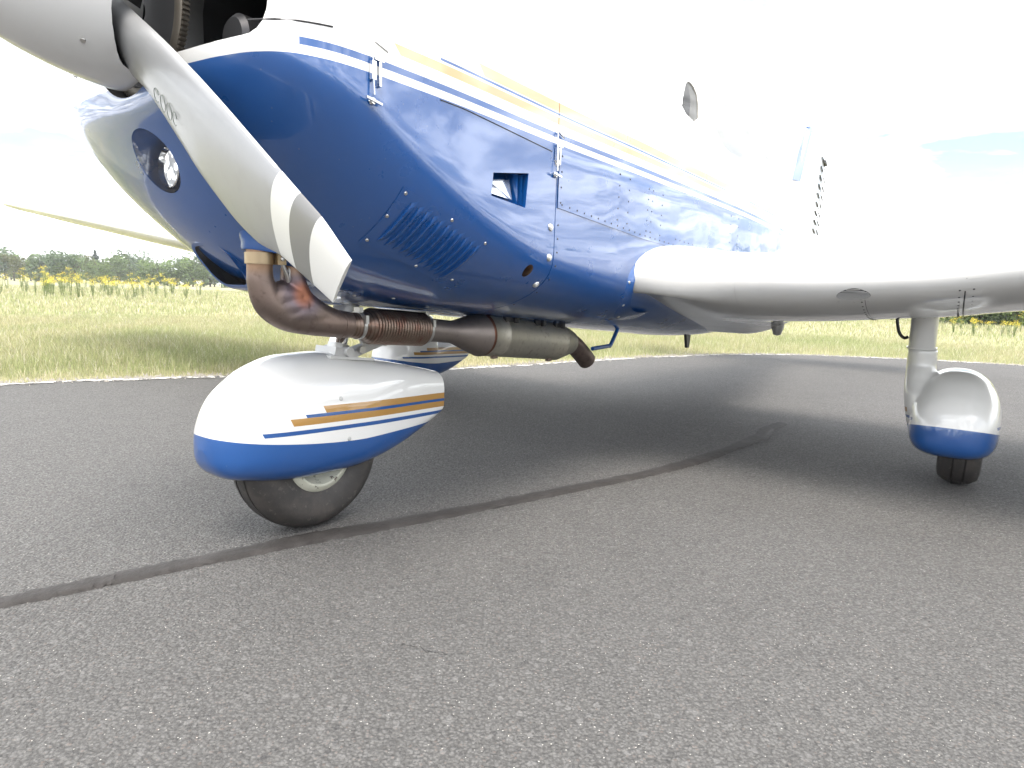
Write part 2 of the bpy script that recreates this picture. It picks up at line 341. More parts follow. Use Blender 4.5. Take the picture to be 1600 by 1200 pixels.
yellow=M('yellow_petals',(.80,.66,.06),.6); stemm=M('green_stems',(.11,.15,.04),.7)
# ---------------------------------------------------------------- ground
EDGE=[(-40,-22.),(-12,-2.1),(-5.6,2.35),(-3.27,3.96),(-2.84,4.24),(-2.25,4.55),(-1.54,4.99),(-.56,5.46),(.31,6.14),(1.43,7.04),(2.42,7.66),(3.08,7.96),(3.7,8.08),(4.86,7.97),(5.55,7.78),(6.14,7.53),(7.6,6.75),(9.6,5.2),(13,2.),(32,-16.)]
tag(put('grass_field',mesh_from('grass_field',[(-3000,-3000,-.025),(3000,-3000,-.025),(3000,3000,-.025),(-3000,3000,-.025)],[(0,1,2,3)],soil,False)),kind='structure')
v=[(x,y,0) for x,y in EDGE]+[(32,-70,0),(-40,-70,0)]
n=len(v); v+=[(x,y,-.06) for x,y,_ in v]
apron=tag(put('asphalt_apron',mesh_from('asphalt_apron',v,[tuple(reversed(range(n)))]+[(i,(i+1)%n,n+(i+1)%n,n+i) for i in range(n)],asph,False)),kind='structure')
def resample(P,step):
    P=np.array(P,float); d=np.r_[0,np.cumsum(np.hypot(*np.diff(P,axis=0).T))]; t=np.arange(0,d[-1],step)
    q=np.c_[np.interp(t,d,P[:,0]),np.interp(t,d,P[:,1])]; g=np.gradient(q,axis=0); g/=np.hypot(*g.T)[:,None]+1e-9
    return q,np.c_[-g[:,1],g[:,0]]
q,nr=resample(EDGE[1:-2],.035)
k=np.ones(9)/9; ji=np.convolve(rng.normal(0,.03,len(q)),k,'same')*2.2; jo=np.convolve(rng.normal(0,.03,len(q)),k,'same')*2
vi=q-nr*(.105+ji+rng.normal(0,.010,len(q)))[:,None]; vo=q-nr*(.02+jo+rng.normal(0,.008,len(q)))[:,None]
V=[(*p,.004) for p in vi]+[(*p,.004) for p in vo]; n=len(q)
tag(put('edge_line',mesh_from('edge_line',V,[(i,i+1,n+i+1,n+i) for i in range(n-1) if rng.random()>.10],linep,False)),kind='structure')
UP=[[-1.6,.80],[-1.069,1.246],[-.983,1.317],[-.907,1.377],[-.755,1.492],[-.593,1.622],[-.362,1.762],[-.091,1.946],[.24,2.177],[.508,2.368],[.701,2.54],[.815,2.658],[.977,2.815],[1.249,3.143],[1.347,3.311],[1.498,3.469]]
LO=[[-1.57,.76],[-1.037,1.207],[-.949,1.268],[-.874,1.324],[-.727,1.435],[-.566,1.547],[-.348,1.693],[-.087,1.868],[.233,2.096],[.491,2.282],[.686,2.433],[.845,2.577],[1.022,2.773],[1.27,3.033],[1.392,3.254],[1.524,3.404]]
m=240; t=np.linspace(0,len(UP)-1,m); U=np.c_[[np.interp(t,range(len(UP)),np.array(UP)[:,i]) for i in(0,1)]].T; L=np.c_[[np.interp(t,range(len(LO)),np.array(LO)[:,i]) for i in(0,1)]].T
rows=[]
for a,h in ((-.0,.0005),(.10,.006),(.32,.0072),(.68,.0072),(.90,.006),(1.,.0005)):
    P=U+(L-U)*a+rng.normal(0,.0027,(m,2)); rows.append(np.c_[P,np.full(m,h)+rng.normal(0,.0006,m)*(h>.004)])
V=np.concatenate(rows); Fc=[(r*m+i,r*m+i+1,(r+1)*m+i+1,(r+1)*m+i) for r in range(5) for i in range(m-1)]
put('crack_sealant',mesh_from('crack_sealant',V,[tuple(reversed(f)) for f in Fc],tar,True,70),apron)
qe,ne=resample(EDGE[1:-2],.01); k=9000; ii=rng.integers(0,len(qe),k); dd=rng.normal(.03,.075,k); P=qe[ii]+ne[ii]*dd[:,None]; P=P[P[:,1]>1.5]; k=len(P)
r=rng.uniform(.003,.011,k); V=[];Fc=[]; ang=rng.uniform(0,6.28,k)
for a_,(p_,r_,t_) in enumerate(zip(P,r,ang)):
    b=len(V); z0=-.004 if dd[a_%len(dd)]<0 else -.02
    for q_ in range(4): V.append((p_[0]+r_*math.cos(t_+1.57*q_)*(1+.3*(q_%2)),p_[1]+r_*math.sin(t_+1.57*q_),-.02 if q_<0 else -.012))
    V.append((p_[0],p_[1],.004+r_*.6)); Fc+=[(b,b+1,b+4),(b+1,b+2,b+4),(b+2,b+3,b+4),(b+3,b,b+4)]
tag(put('edge_gravel',mesh_from('edge_gravel',V,Fc,M('pale_gravel',(.34,.32,.28),.9),False)),kind='stuff')
def hairline(pts,w):
    q_=np.array(pts,float); t_=np.linspace(0,len(q_)-1,34); c_=np.c_[np.interp(t_,range(len(q_)),q_[:,0]),np.interp(t_,range(len(q_)),q_[:,1])]+rng.normal(0,.004,(34,2)); g_=np.gradient(c_,axis=0); g_/=np.hypot(*g_.T)[:,None]; n_=np.c_[-g_[:,1],g_[:,0]]; ww=(w*rng.uniform(.3,1.3,34)*np.sin(np.linspace(.1,3.04,34)))[:,None]
    V=[(*a_,.0006) for a_ in c_-n_*ww]+[(*a_,.0006) for a_ in c_+n_*ww]; put('hairline_crack',mesh_from('hairline_crack',V,[(i_,i_+1,34+i_+1,34+i_) for i_ in range(33)],crackm,False),apron)
crackm=M('crack_void',(.012,.012,.012),.95)
hairline([(-.20,1.10),(-.19,1.125),(-.12,1.09),(-.06,1.10)],.0006)
# ---------------------------------------------------------------- air
hz=bpy.data.materials.new('haze_air'); hz.use_nodes=True; hz.node_tree.nodes.clear(); ho=nn(hz.node_tree,'ShaderNodeOutputMaterial'); hp=nn(hz.node_tree,'ShaderNodeVolumePrincipled')
hp.inputs['Density'].default_value=.0008; hp.inputs['Color'].default_value=(.93,.95,1,1); hp.inputs['Anisotropy'].default_value=.2; hz.node_tree.links.new(hp.outputs[0],ho.inputs['Volume'])
tag(put('haze',MB().box((0,0,8.2),(6100,6100,18.5)).mesh('haze',hz,False)),kind='stuff')
# ---------------------------------------------------------------- grass
def blades(s_d,h,w,col,name,mat):
    P=s_d; n=len(P); a=rng.uniform(0,2*np.pi,n); lean=rng.uniform(.1,.7,n)*h; b=rng.uniform(0,2*np.pi,n)
    dx,dy=np.cos(a)*w/2,np.sin(a)*w/2; lx,ly=np.cos(b)*lean,np.sin(b)*lean
    z0=np.full(n,-.025)
    v=np.stack([np.c_[P[:,0]-dx,P[:,1]-dy,z0],np.c_[P[:,0]+dx,P[:,1]+dy,z0],np.c_[P[:,0]+dx*.7+lx*.35,P[:,1]+dy*.7+ly*.35,z0+h*.6],np.c_[P[:,0]-dx*.7+lx*.35,P[:,1]-dy*.7+ly*.35,z0+h*.6],np.c_[P[:,0]+lx,P[:,1]+ly,z0+h]],1).reshape(-1,3)
    me=bpy.data.meshes.new(name); me.vertices.add(5*n); me.vertices.foreach_set('co',v.ravel().astype(np.float32))
    base=np.arange(n)[:,None]*5; idx=np.concatenate([base+np.array([[0,1,2,3]]),base+np.array([[3,2,4]])],1).ravel()
    me.loops.add(7*n); me.loops.foreach_set('vertex_index',idx.astype(np.int32)); me.polygons.add(2*n)
    st=(np.arange(n)[:,None]*7+np.array([[0,4]])).ravel(); me.polygons.foreach_set('loop_start',st.astype(np.int32))
    ca=me.color_attributes.new('tint','FLOAT_COLOR','POINT'); ca.data.foreach_set('color',np.repeat(np.c_[col,np.ones(n)],5,0).ravel().astype(np.float32))
    me.materials.append(mat.m); me.update(); me.validate(); return me
PE=np.array(EDGE+[(32,-70),(-40,-70)]); QE=resample(EDGE[1:-2],.12)[0]
def inside(P):
    c=np.zeros(len(P),bool); n=len(PE)
    for i in range(n):
        a,b=PE[i],PE[(i+1)%n]
        if a[1]==b[1]: continue
        c^=((a[1]>P[:,1])!=(b[1]>P[:,1]))&(P[:,0]<(b[0]-a[0])*(P[:,1]-a[1])/(b[1]-a[1])+a[0])
    return c
def sample(n,r0,r1,pw):
    u=rng.random(n); r=(r0**pw+u*(r1**pw-r0**pw))**(1/pw); a=rng.uniform(R(35),R(145),n); P=np.c_[r*np.cos(a),r*np.sin(a)]
    ins=inside(P); P0_=P; d=np.concatenate([np.min(np.hypot(C[:,None,0]-QE[None,:,0],C[:,None,1]-QE[None,:,1]),1) for C in np.array_split(P,max(1,len(P)//4000))]); ok=~ins|((d<.07)&(rng.random(len(P))<.45)); return P[ok],d[ok]
def vnoise(P,s,seed):
    r=np.random.default_rng(seed); out=0
    for k in range(6):
        a=r.uniform(0,6.28,3); f=s*r.uniform(.6,1.8); out=out+np.sin(P[:,0]*f*np.cos(a[0])+P[:,1]*f*np.sin(a[0])+a[1]+1.5*np.sin(P[:,1]*f*.5+a[2]))
    return out/6
def grass(n,rr,hf,wf,name):
    P,d=sample(n,*rr); m=len(P)
    g=np.clip(.56+.55*vnoise(P,1.3,3)+.35*vnoise(P,6,4)+rng.normal(0,.28,m)-np.clip(.45-d,0,.45)*.9,0,1)[:,None]
    straw=np.array([.47,.43,.275]); green=np.array([.30,.34,.16]); pale=np.array([.56,.53,.42])
    col=straw*(1-g)+green*g; pk=(rng.random(m)<.10)[:,None]; col=np.where(pk,pale,col)*rng.uniform(.75,1.25,(m,1))
    h=hf(d,m)*(1+.35*vnoise(P,2.2,5)); return blades(P,h,wf(d,m),col,name,grassm)
gm_=grass(330000,(4.0,14,.9),lambda d,m:np.minimum(.018+d*.06,.075)*np.where((d<.35)&(rng.random(m)<.5),.35,1)*rng.uniform(.5,1.5,m),lambda d,m:.0035+d*.0006,'grass')
tag(put('grass',gm_),kind='stuff')
gm_=grass(150000,(11,60,.7),lambda d,m:np.minimum(.055+d*.003,.15)*rng.uniform(.5,1.4,m),lambda d,m:.006+d*.0011,'tall_grass')
tag(put('tall_grass',gm_),kind='stuff')
# ---------------------------------------------------------------- ragwort
def ragwort(seed,h):
    r=random.Random(seed); st=MB(); fl=MB()
    for k in range(r.randint(5,9)):
        a=r.uniform(0,6.28); l=r.uniform(.05,.20); hh=h*r.uniform(.72,1.05); tip=Vector((math.cos(a)*l,math.sin(a)*l,hh))
        st.tube([(math.cos(a)*.02,math.sin(a)*.02,0),tip*.55+Vector((0,0,.03)),tip],[.006,.005,.003],4)
        for j in range(4): 
            t=r.uniform(.2,.8); p=tip*t; b=r.uniform(0,6.28); e=p+Vector((math.cos(b)*.09,math.sin(b)*.09,.02)); w_=Vector((-math.sin(b),math.cos(b),0))*.018
            st.add([p,(p+e)/2+w_,e,(p+e)/2-w_],[(0,1,2,3)])
        for j in range(r.randint(8,14)):
            c=tip+Vector((r.gauss(0,.05),r.gauss(0,.05),r.gauss(0,.03))); fl.dome(c,(r.gauss(0,.5),r.gauss(0,.5),1),r.uniform(.007,.012),.35,6)
    return st.mesh('stems',stemm,True,60,False),fl.mesh('flower_heads',yellow,True,70,False)
kinds=[ragwort(i,h) for i,h in enumerate((.78,.90,.70,1.0,.62))]
def plant(x,y,k,sc,label,group):
    o=bpy.data.objects.new('ragwort_plant',None); COL.objects.link(o); o.location=(x,y,-.025); o.rotation_euler=(0,0,random.uniform(0,6.28)); o.scale=(sc,)*3
    tag(o,label,'wildflower',group); tag(put('stems',kinds[k][0],o),kind='stuff'); tag(put('flower_heads',kinds[k][1],o),kind='stuff')
for i in range(120):
    u=random.choice([random.gauss(75,18),random.gauss(160,30),random.gauss(240,40),random.uniform(-40,345),random.uniform(-40,345)]); d=random.uniform(22,52)
    plant((u-800)/982*d,d,random.randrange(5),random.uniform(.8,1.15),'tall yellow ragwort flowering along the far edge of the meadow at left','ragwort at the far edge of the meadow')
for i in range(22):
    u=random.uniform(1465,1640); d=random.uniform(15,19.5)
    plant((u-800)/982*d,d,random.randrange(5),random.uniform(.35,.6),'low yellow ragwort in the grass before the dark bushes under the wing','ragwort before the bushes')
# ---------------------------------------------------------------- trees
def crown_mesh(name,seed,lobes,nleaf,size,cols,cone=False):
    r=np.random.default_rng(seed); V=[];C=[]
    if cone:
        z=r.uniform(.12,1,nleaf)**.9; rad=(1-z)*.36*(.7+.3*np.sin(z*34))*np.sqrt(r.uniform(.3,1,nleaf)); a=r.uniform(0,6.28,nleaf)
        P=np.c_[np.cos(a)*rad,np.sin(a)*rad,z]; sh=r.uniform(.7,1.2,nleaf)
    else:
        L=[]; 
        for k in range(lobes):
            a=r.uniform(0,6.28); rr=r.uniform(.05,.34); L.append((np.cos(a)*rr,np.sin(a)*rr,r.uniform(.16,.82),r.uniform(.13,.25)))
        L=np.array(L); w=L[:,3]**2; i=r.choice(lobes,nleaf,p=w/w.sum()); d=r.normal(0,1,(nleaf,3)); d/=np.linalg.norm(d,axis=1)[:,None]
        P=L[i,:3]+d*(L[i,3]*r.uniform(.55,1.05,nleaf)**.6)[:,None]*np.array([1,1,.85]); sh=(.65+.7*r.random(lobes))[i]*r.uniform(.7,1.3,nleaf)
    a=r.normal(0,1,(nleaf,3)); a/=np.linalg.norm(a,axis=1)[:,None]; b=np.cross(a,r.normal(0,1,(nleaf,3))); b/=np.linalg.norm(b,axis=1)[:,None]
    s=(size*r.uniform(.6,1.4,nleaf))[:,None]
    v=np.stack([P-a*s,P+b*s*.6,P+a*s,P-b*s*.6],1).reshape(-1,3)
    f=np.arange(4*nleaf).reshape(-1,4); me=bpy.data.meshes.new(name); me.from_pydata(v.tolist(),[],f.tolist())
    c0,c1=np.array(cols[0]),np.array(cols[1]); t=r.random((nleaf,1)); col=(c0*(1-t)+c1*t)*sh[:,None]
    ca=me.color_attributes.new('tint','FLOAT_COLOR','POINT'); ca.data.foreach_set('color',np.repeat(np.c_[col,np.ones(nleaf)],4,0).ravel().astype(np.float32)); me.materials.append(leafm.m); return me
def trunk_mesh(seed,h=.5):
    r=random.Random(seed); b=MB(); b.tube([(0,0,-.02),(.01,0,.2),(0,.01,h)],[.028,.020,.012],7)
    for k in range(4):
        a=r.uniform(0,6.28); b.tube([(0,0,.22+.06*k),(math.cos(a)*.12,math.sin(a)*.12,.38+.07*k),(math.cos(a)*.2,math.sin(a)*.2,.52+.08*k)],[.012,.008,.004],5)
    return b.mesh('trunk',bark)
TK=[(crown_mesh('crown',s,lo,nl,.030,c),trunk_mesh(s),lab) for s,lo,nl,c,lab in (
 (11,13,1500,((.095,.14,.055),(.145,.195,.07)),'dark green broadleaf tree in the wood beyond the meadow'),
 (12,11,1400,((.085,.130,.040),(.125,.170,.050)),'light green broadleaf tree in the wood beyond the meadow'),
 (13,15,1600,((.095,.14,.075),(.13,.18,.092)),'blue green broadleaf tree in the wood beyond the meadow'),
 (14,9,1300,((.13,.15,.05),(.165,.18,.06)),'yellow green broadleaf tree in the wood beyond the meadow'))]
conif=(crown_mesh('crown',21,0,1500,.028,((.045,.075,.045),(.065,.10,.055)),True),trunk_mesh(9),'')
def tree(x,y,h,k,label,group,wide=1.,name='broadleaf_tree'):
    o=bpy.data.objects.new(name,None); COL.objects.link(o); o.location=(x,y,-.1); o.scale=(h*wide,h*wide,h); o.rotation_euler=(0,0,random.uniform(0,6.28))
    tag(o,label,'tree',group); put('crown',k[0],o); put('trunk',k[1],o)
for i in range(74):
    u=-260+i*9.6+random.uniform(-6,6); d=random.choice((108,118,128,140)); k=TK[random.choice((0,0,1,2,2,3))]
    top=math.sin(i*.55)*1.0+math.sin(i*1.7)*.7; h=(10.9+top+random.uniform(-.8,.8))*d/235
    tree((u-800)/982*d,d,h,k,k[2],k[2].split(' in the')[0]+'s of the far wood',random.uniform(.95,1.3))
tree((153-800)/982*160,160,8.1,conif,'slender dark conifer spire rising above the far wood','',1.3,'conifer')
for i in range(16):
    u=1470+i*11+random.uniform(-5,5); d=random.uniform(23.5,27); k=TK[(0,2)[i%2]]
    tree((u-800)/982*d,d,random.uniform(1.5,2.1),k,'dark green bush in the hedge under the wing at far right','bushes of the hedge under the wing',random.uniform(1.0,1.4),'bush')
for i in range(70):   # the wood on the photographer's side, seen mirrored in the paint
    a=-2.45+i*.047+random.uniform(-.015,.015); d=random.uniform(95,140); k=TK[random.randrange(4)]
    tree(math.cos(a)*d,math.sin(a)*d,random.uniform(6,10)*(1.6 if i in (22,41) else 1),k,'broadleaf tree behind the photographer mirrored in the blue paint','trees behind the photographer',random.uniform(.9,1.2))
# ---------------------------------------------------------------- the aircraft
plane=bpy.data.objects.new('light_aircraft',None); COL.objects.link(plane); plane.location=(-.6013,1.7062,0); plane.rotation_euler=(0,0,PHI)
tag(plane,'white and blue single engine light aircraft with gold stripes standing on the asphalt apron','aircraft')
def facing(me,d):
    if sum((q.normal*q.area for q in me.polygons),Vector()).dot(Vector(d))<0: me.flip_normals()
    return me
def spt(x,z,side=1,off=0.):
    """point on the body side, pushed out along the normal"""
    f=lambda a,b:Vector((a,side*side_y(a,b),b))
    p=f(x,z); dx=f(x+.003,z)-f(x-.003,z); dz=f(x,z+.003)-f(x,z-.003); n=dx.cross(dz)*-side
    n=n.normalized(); n=n if n.y*side>0 else -n
    return p+n*off,n
def loft(xs,side=None):
    rings=[]
    for x in xs:
        s=section(x); p=[(x,a,b) for a,b in s]; q=[(x,-a,b) for a,b in s[1:-1]][::-1]; rings.append(p+q)
    return rings
def rings_mesh(rings,caps=(True,True)):
    b=MB(); n=len(rings[0]); V=[p for r in rings for p in r]
    F=[(i*n+k,(i+1)*n+k,(i+1)*n+(k+1)%n,i*n+(k+1)%n) for i in range(len(rings)-1) for k in range(n)]
    if caps[0]: F.append(tuple(range(n)))
    if caps[1]: F.append(tuple(reversed(range((len(rings)-1)*n,len(rings)*n))))
    return b.add(V,F)
def prism(poly,axis,a,b):
    """closed prism of a 2-d polygon along x (yz polygon) or y (xz polygon)"""
    P={'x':lambda p,t:(t,p[0],p[1]),'y':lambda p,t:(p[0],t,p[1]),'z':lambda p,t:(p[0],p[1],t)}[axis]
    n=len(poly); return MB().add([P(p,a) for p in poly]+[P(p,b) for p in poly],[tuple(range(n)),tuple(reversed(range(n,2*n)))]+[(i,n+i,n+(i+1)%n,(i+1)%n) for i in range(n)])
def chaikin(p,k=2):
    for _ in range(k): p=[q for i in range(len(p)) for a,b in [(p[i],p[(i+1)%len(p)])] for q in ((a[0]*.75+b[0]*.25,a[1]*.75+b[1]*.25),(a[0]*.25+b[0]*.75,a[1]*.25+b[1]*.75))]
    return p
def circ(cx,cy,rx,ry,n=40): return [(cx+rx*math.cos(6.28318*k/n),cy+ry*math.sin(6.28318*k/n)) for k in range(n)]
# cowling
xs=np.r_[np.linspace(.385,.30,16),np.linspace(.29,.1,15),np.linspace(.085,-.4985,36)]
cow=rings_mesh(loft(xs)).mesh('cowling',body,True,40)
inl=[(.06,1.108),(.36,1.108),(.425,1.118),(.437,1.21),(.41,1.31),(.30,1.345),(.06,1.345)]
cuts=[prism(chaikin(inl),'x',.06,.55).mesh('c',bay),prism(chaikin([(-a,max(b,1.17)) for a,b in inl]),'x',.06,.55).mesh('c',bay),
      MB().lathe([(0,.25),(.178,.25),(.178,.55),(0,.55)],(0,0,1.235),'x',64).mesh('c',bay,weld=1e-5),
      prism([(p[0],p[1]) for p in circ(-.004,.936,.078,.062)],'x',.235,.55).mesh('c',bluep),
      prism(circ(-.406,.736,.0165,.0165,24),'y',.43,.6).mesh('c',exh)]
# side vent pocket: floor tilted so that its lower edge lies further out
o4=[(-.214,.961),(-.362,.984),(-.352,.895),(-.209,.906)]; dep=[.050,.050,.022,.014]
V=[(x,.60,z) for x,z in o4]+[(x+(.004 if i in(0,3) else 0),side_y(x,z)-d,z) for i,((x,z),d) in enumerate(zip(o4,dep))]
cuts.append(MB().add(V,[(0,1,2,3),(7,6,5,4),(0,4,5,1),(1,5,6,2),(2,6,7,3),(3,7,4,0)]).mesh('c',bluep))
cow=boolean(cow,cuts,'cowling'); cowl=put('cowling',cow,plane)
# inner baffle of the vent
vb_=MB(); 
for x in (-.318,-.338): vb_.add([(x,.513-.045,.976),(x,.510,.976),(x,.510,.902),(x,.513-.03,.902)],[(0,1,2,3)])
put('vent_baffle',vb_.mesh('vent_baffle',bluep,False),cowl)
fp=[(-.222,.948),(-.312,.962),(-.308,.910),(-.219,.914)]; put('vent_floor',mesh_from('vent_floor',[(x,side_y(x,z)-d,z) for (x,z),d in zip(fp,(.026,.026,.012,.010))],[(0,1,2,3)],M('polished_floor',(.72,.75,.80),.12,.9),False,recalc=False),cowl)
# ring gear and what shows inside the air intake
rg=MB().lathe([(.150,.338),(.171,.338),(.171,.352),(.164,.356),(.150,.356)],(0,0,1.235),'x',96,True)
for k in range(120):
    a=6.28318*k/120; rg.box((.345,.1735*math.cos(a),1.235+.1735*math.sin(a)),(.013,.006,.0042),Euler((a,0,0)).to_matrix())
rg.put('ring_gear',gear_metal,plane,True,30)
fw=MB().lathe([(.02,.352),(.148,.352),(.150,.345),(.150,.33),(.02,.33)],(0,0,1.235),'x',64,True); fw.put('flywheel',dark,plane)
al=MB().lathe([(.0,.30),(.035,.30),(.045,.29),(.045,.2),(0,.2)],(0,.255,1.155),'x',24); al.box((.27,.31,1.135),(.05,.05,.035)); al.put('alternator',dark,plane)
cy=MB(); 
for k in range(9): cy.box((.16-.011*k,.30,1.235),(.004,.18,.17))
cy.put('cylinder_fins',dark,plane,False)
# louvre panel
def quad_xz(c,u,v): # c: TL TR BR BL
    a=[c[0][i]*(1-u)+c[1][i]*u for i in(0,1)]; b=[c[3][i]*(1-u)+c[2][i]*u for i in(0,1)]; return a[0]*(1-v)+b[0]*v,a[1]*(1-v)+b[1]*v
def patch(c,nu,nv,off,th=.0016,side=1):
    b=MB(); V=[];n=(nu+1)*(nv+1)
    for o in (off,off-th):
        for j in range(nv+1):
            for i in range(nu+1): V.append(spt(*quad_xz(c,i/nu,j/nv),side,o)[0])
    F=[(j*(nu+1)+i,j*(nu+1)+i+1,(j+1)*(nu+1)+i+1,(j+1)*(nu+1)+i) for j in range(nv) for i in range(nu)]
    F+=[tuple(n+q for q in reversed(f)) for f in F]
    loop=[i for i in range(nu+1)]+[(j+1)*(nu+1)-1 for j in range(1,nv+1)]+[nv*(nu+1)+i for i in range(nu-1,-1,-1)]+[j*(nu+1) for j in range(nv-1,0,-1)]
    F+=[(loop[k],n+loop[k],n+loop[(k+1)%len(loop)],loop[(k+1)%len(loop)]) for k in range(len(loop))]
    return b.add(V,F)
LP=[(.058,.890),(-.219,.800),(-.214,.684),(.074,.778)]
lou=put('louver_panel',patch(LP,24,14,.0022).mesh('louver_panel',bluep,True,45),plane)
t0,b0,t1,b1=(.027,.862),(.045,.783),(-.186,.787),(-.161,.709)
for k in range(11):
    f=k/10; T=[t0[i]*(1-f)+t1[i]*f for i in(0,1)]; B=[b0[i]*(1-f)+b1[i]*f for i in(0,1)]
    b=MB(); V=[]; m=12; prof=((-.014,.0018),(-.007,.0055),(-.001,.0085),(.002,.0088),(.0022,.0012),(-.002,.0014))
    for j in range(m+1):
        a=j/m; e=min(1,min(a,1-a)*6)**.6
        for dx,h in prof: V.append(spt(T[0]*(1-a)+B[0]*a+dx,T[1]*(1-a)+B[1]*a-dx*.33,1,.0012+(h-.0012)*max(e,.05)+.001)[0])
    F=[(j*6+i,j*6+i+1,(j+1)*6+i+1,(j+1)*6+i) for j in range(m) for i in range(4)]
    s1=b.add(V,F).mesh('louver',bluep,True,50,False); o=put('louver',s1,lou)
    b=MB(); b.add([V[j*6+3] for j in range(m+1)]+[tuple(Vector(V[j*6+5])+Vector((.0034,0,-.0008))) for j in range(m+1)],[(j,j+1,m+2+j,m+1+j) for j in range(m)])
    put('louver_slot',b.mesh('louver_slot',black,True,50,False),lou)
def screw(x,z,r,parent,mat=steel,off=.0025,name='screw'):
    p,n=spt(x,z,1,off); b=MB().dome(p,n,r,.35,10); return put(name,b.mesh(name,mat,True,50,False),parent)
for u,v in ((.04,.07),(.52,.06),(.965,.08),(.955,.86),(.53,.955),(.035,.93),(.02,.50)): screw(*quad_xz(LP,u,v),.0046,lou)
screw(-.07,.655,.005,cowl,steel,.001); screw(-.16,.650,.005,cowl,steel,.001)
# quarter turn fasteners along the firewall seam
for z in (1.035-.0,.858,.775,.700): screw(-.478 if z<1 else -.5,z,.0115,cowl,alu,.001,'fastener'); screw(-.478 if z<1 else -.5,z,.0065,cowl,whitep,.0042,'fastener_head')
# fuselage
xs=np.r_[np.linspace(-.502,-3.2,92),np.linspace(-3.3,-6.6,30)]
fus=rings_mesh(loft(xs)).mesh('fuselage',body,True,40)
def window_poly(pts): return chaikin(pts,2)
WIN=[[(-1.405,1.50),(-1.47,1.505),(-1.518,1.465),(-1.512,1.355),(-1.338,1.375),(-1.355,1.43)],[(-1.66,1.33),(-2.28,1.33),(-2.30,1.62),(-1.72,1.66)],[(-2.40,1.34),(-2.78,1.36),(-2.72,1.56),(-2.42,1.61)]]
cab=prism(chaikin([(-1.02,1.30),(-2.95,1.30),(-2.85,1.52),(-2.3,1.66),(-1.7,1.66),(-1.35,1.56)],2),'y',-.40,.40)
fus=boolean(fus,[prism(chaikin(WIN[0],1),'y',-.8,.8).mesh('c',liner)]+[cab.mesh('c',liner),MB().box((-1.70,0,1.42),(.90,.972,.21)).mesh('c',liner)],'fuselage')
fuse=put('fuselage',fus,plane)
for w in WIN:
    for sd_ in (1,-1):
        front=w is WIN[0]; poly=chaikin(w,1) if front else window_poly(w); off=-.004 if front else .002
        cx=sum(q[0] for q in poly)/len(poly); cz=sum(q[1] for q in poly)/len(poly); n=len(poly)
        V=[spt(cx,cz,sd_,off)[0]]+[spt(cx+(q[0]-cx)*.5,cz+(q[1]-cz)*.5,sd_,off)[0] for q in poly]+[spt(*q,sd_,off)[0] for q in poly]
        F=[(0,k+1,(k+1)%n+1) for k in range(n)]+[(k+1,n+k+1,n+(k+1)%n+1,(k+1)%n+1) for k in range(n)]
        put('window',facing(mesh_from('window',V,F,glass2,True),(0,sd_,0)),fuse)
sb=MB(); 
for y in (-.20,.20):
    sb.box((-1.75,y,1.32),(.40,.32,.12)); sb.box((-1.98,y,1.44),(.09,.32,.28),Euler((0,R(-14),0)).to_matrix())
sb.put('seat',seatm,fuse,True,30)
V=[];F=[]
for x in np.linspace(-.66,-1.16,14):
    s=section(x); sel=s[s[:,1]>F_ZS(x)+.10]; sel=np.r_[sel,sel[::-1][1:]*np.array([-1,1])]; k=np.linspace(0,len(sel)-1,31)
    V+=[(x+.003,np.interp(a,range(len(sel)),sel[:,0])*1.004,np.interp(a,range(len(sel)),sel[:,1])+.003) for a in k]
F=[(i*31+k,i*31+k+1,(i+1)*31+k+1,(i+1)*31+k) for i in range(13) for k in range(30)]
put('windscreen',facing(mesh_from('windscreen',V,F,glass2,True),(1,0,1)),fuse)
# lapped side skin, its rivets and the firewall edge
def skin_low(x): return float(np.interp(-x,[.5,.55,1.04,1.68,2.84,3.1],[.915,.912,.877,.851,.822,.815]))
b=MB(); V=[]; sx_=np.linspace(-.508,-3.05,70); 
for x in sx_:
    for j in range(9): V.append(spt(x,skin_low(x)+(1.075-skin_low(x))*j/8,1,.0026 if j<8 else .0006)[0])
F=[(i*9+j,(i+1)*9+j,(i+1)*9+j+1,i*9+j+1) for i in range(69) for j in range(8)]
V+=[tuple(spt(x,skin_low(x),1,-.001)[0]) for x in sx_]; F+=[(i*9,630+i,630+i+1,(i+1)*9) for i in range(69)]
skin=put('side_skin',MB().add(V,F).mesh('side_skin',glossy('skin_paint',BLUE,.3,1.,.0045,3.0),True,40),fuse)
rv=MB()
def rivet(x,z,r=.0032,off=.0026): p,n=spt(x,z,1,off); rv.dome(p,n,r,.5,6)
x=-.53
while x>-2.9: rivet(x,skin_low(x)+.012); x-=.042
for x in (-.86,-.93,-1.08,-1.115,-1.20): 
    z=skin_low(x)+.03
    while z<1.07: rivet(x-(z-.9)*.05,z); z+=.036
for z in np.arange(.93,1.08,.042): rivet(-.522,z)
for z in np.arange(.64,.90,.038): rivet(-.517,z,.003,.0006)
for x in (-2.0,-2.12): 
    for z in np.arange(.86,1.08,.04): rivet(x,z)
for k in range(16): rivet(-1.35-.045*k,skin_low(-1.35-.045*k)+.035,.003)
tag(rv.put('rivets',dark,fuse),kind='stuff')
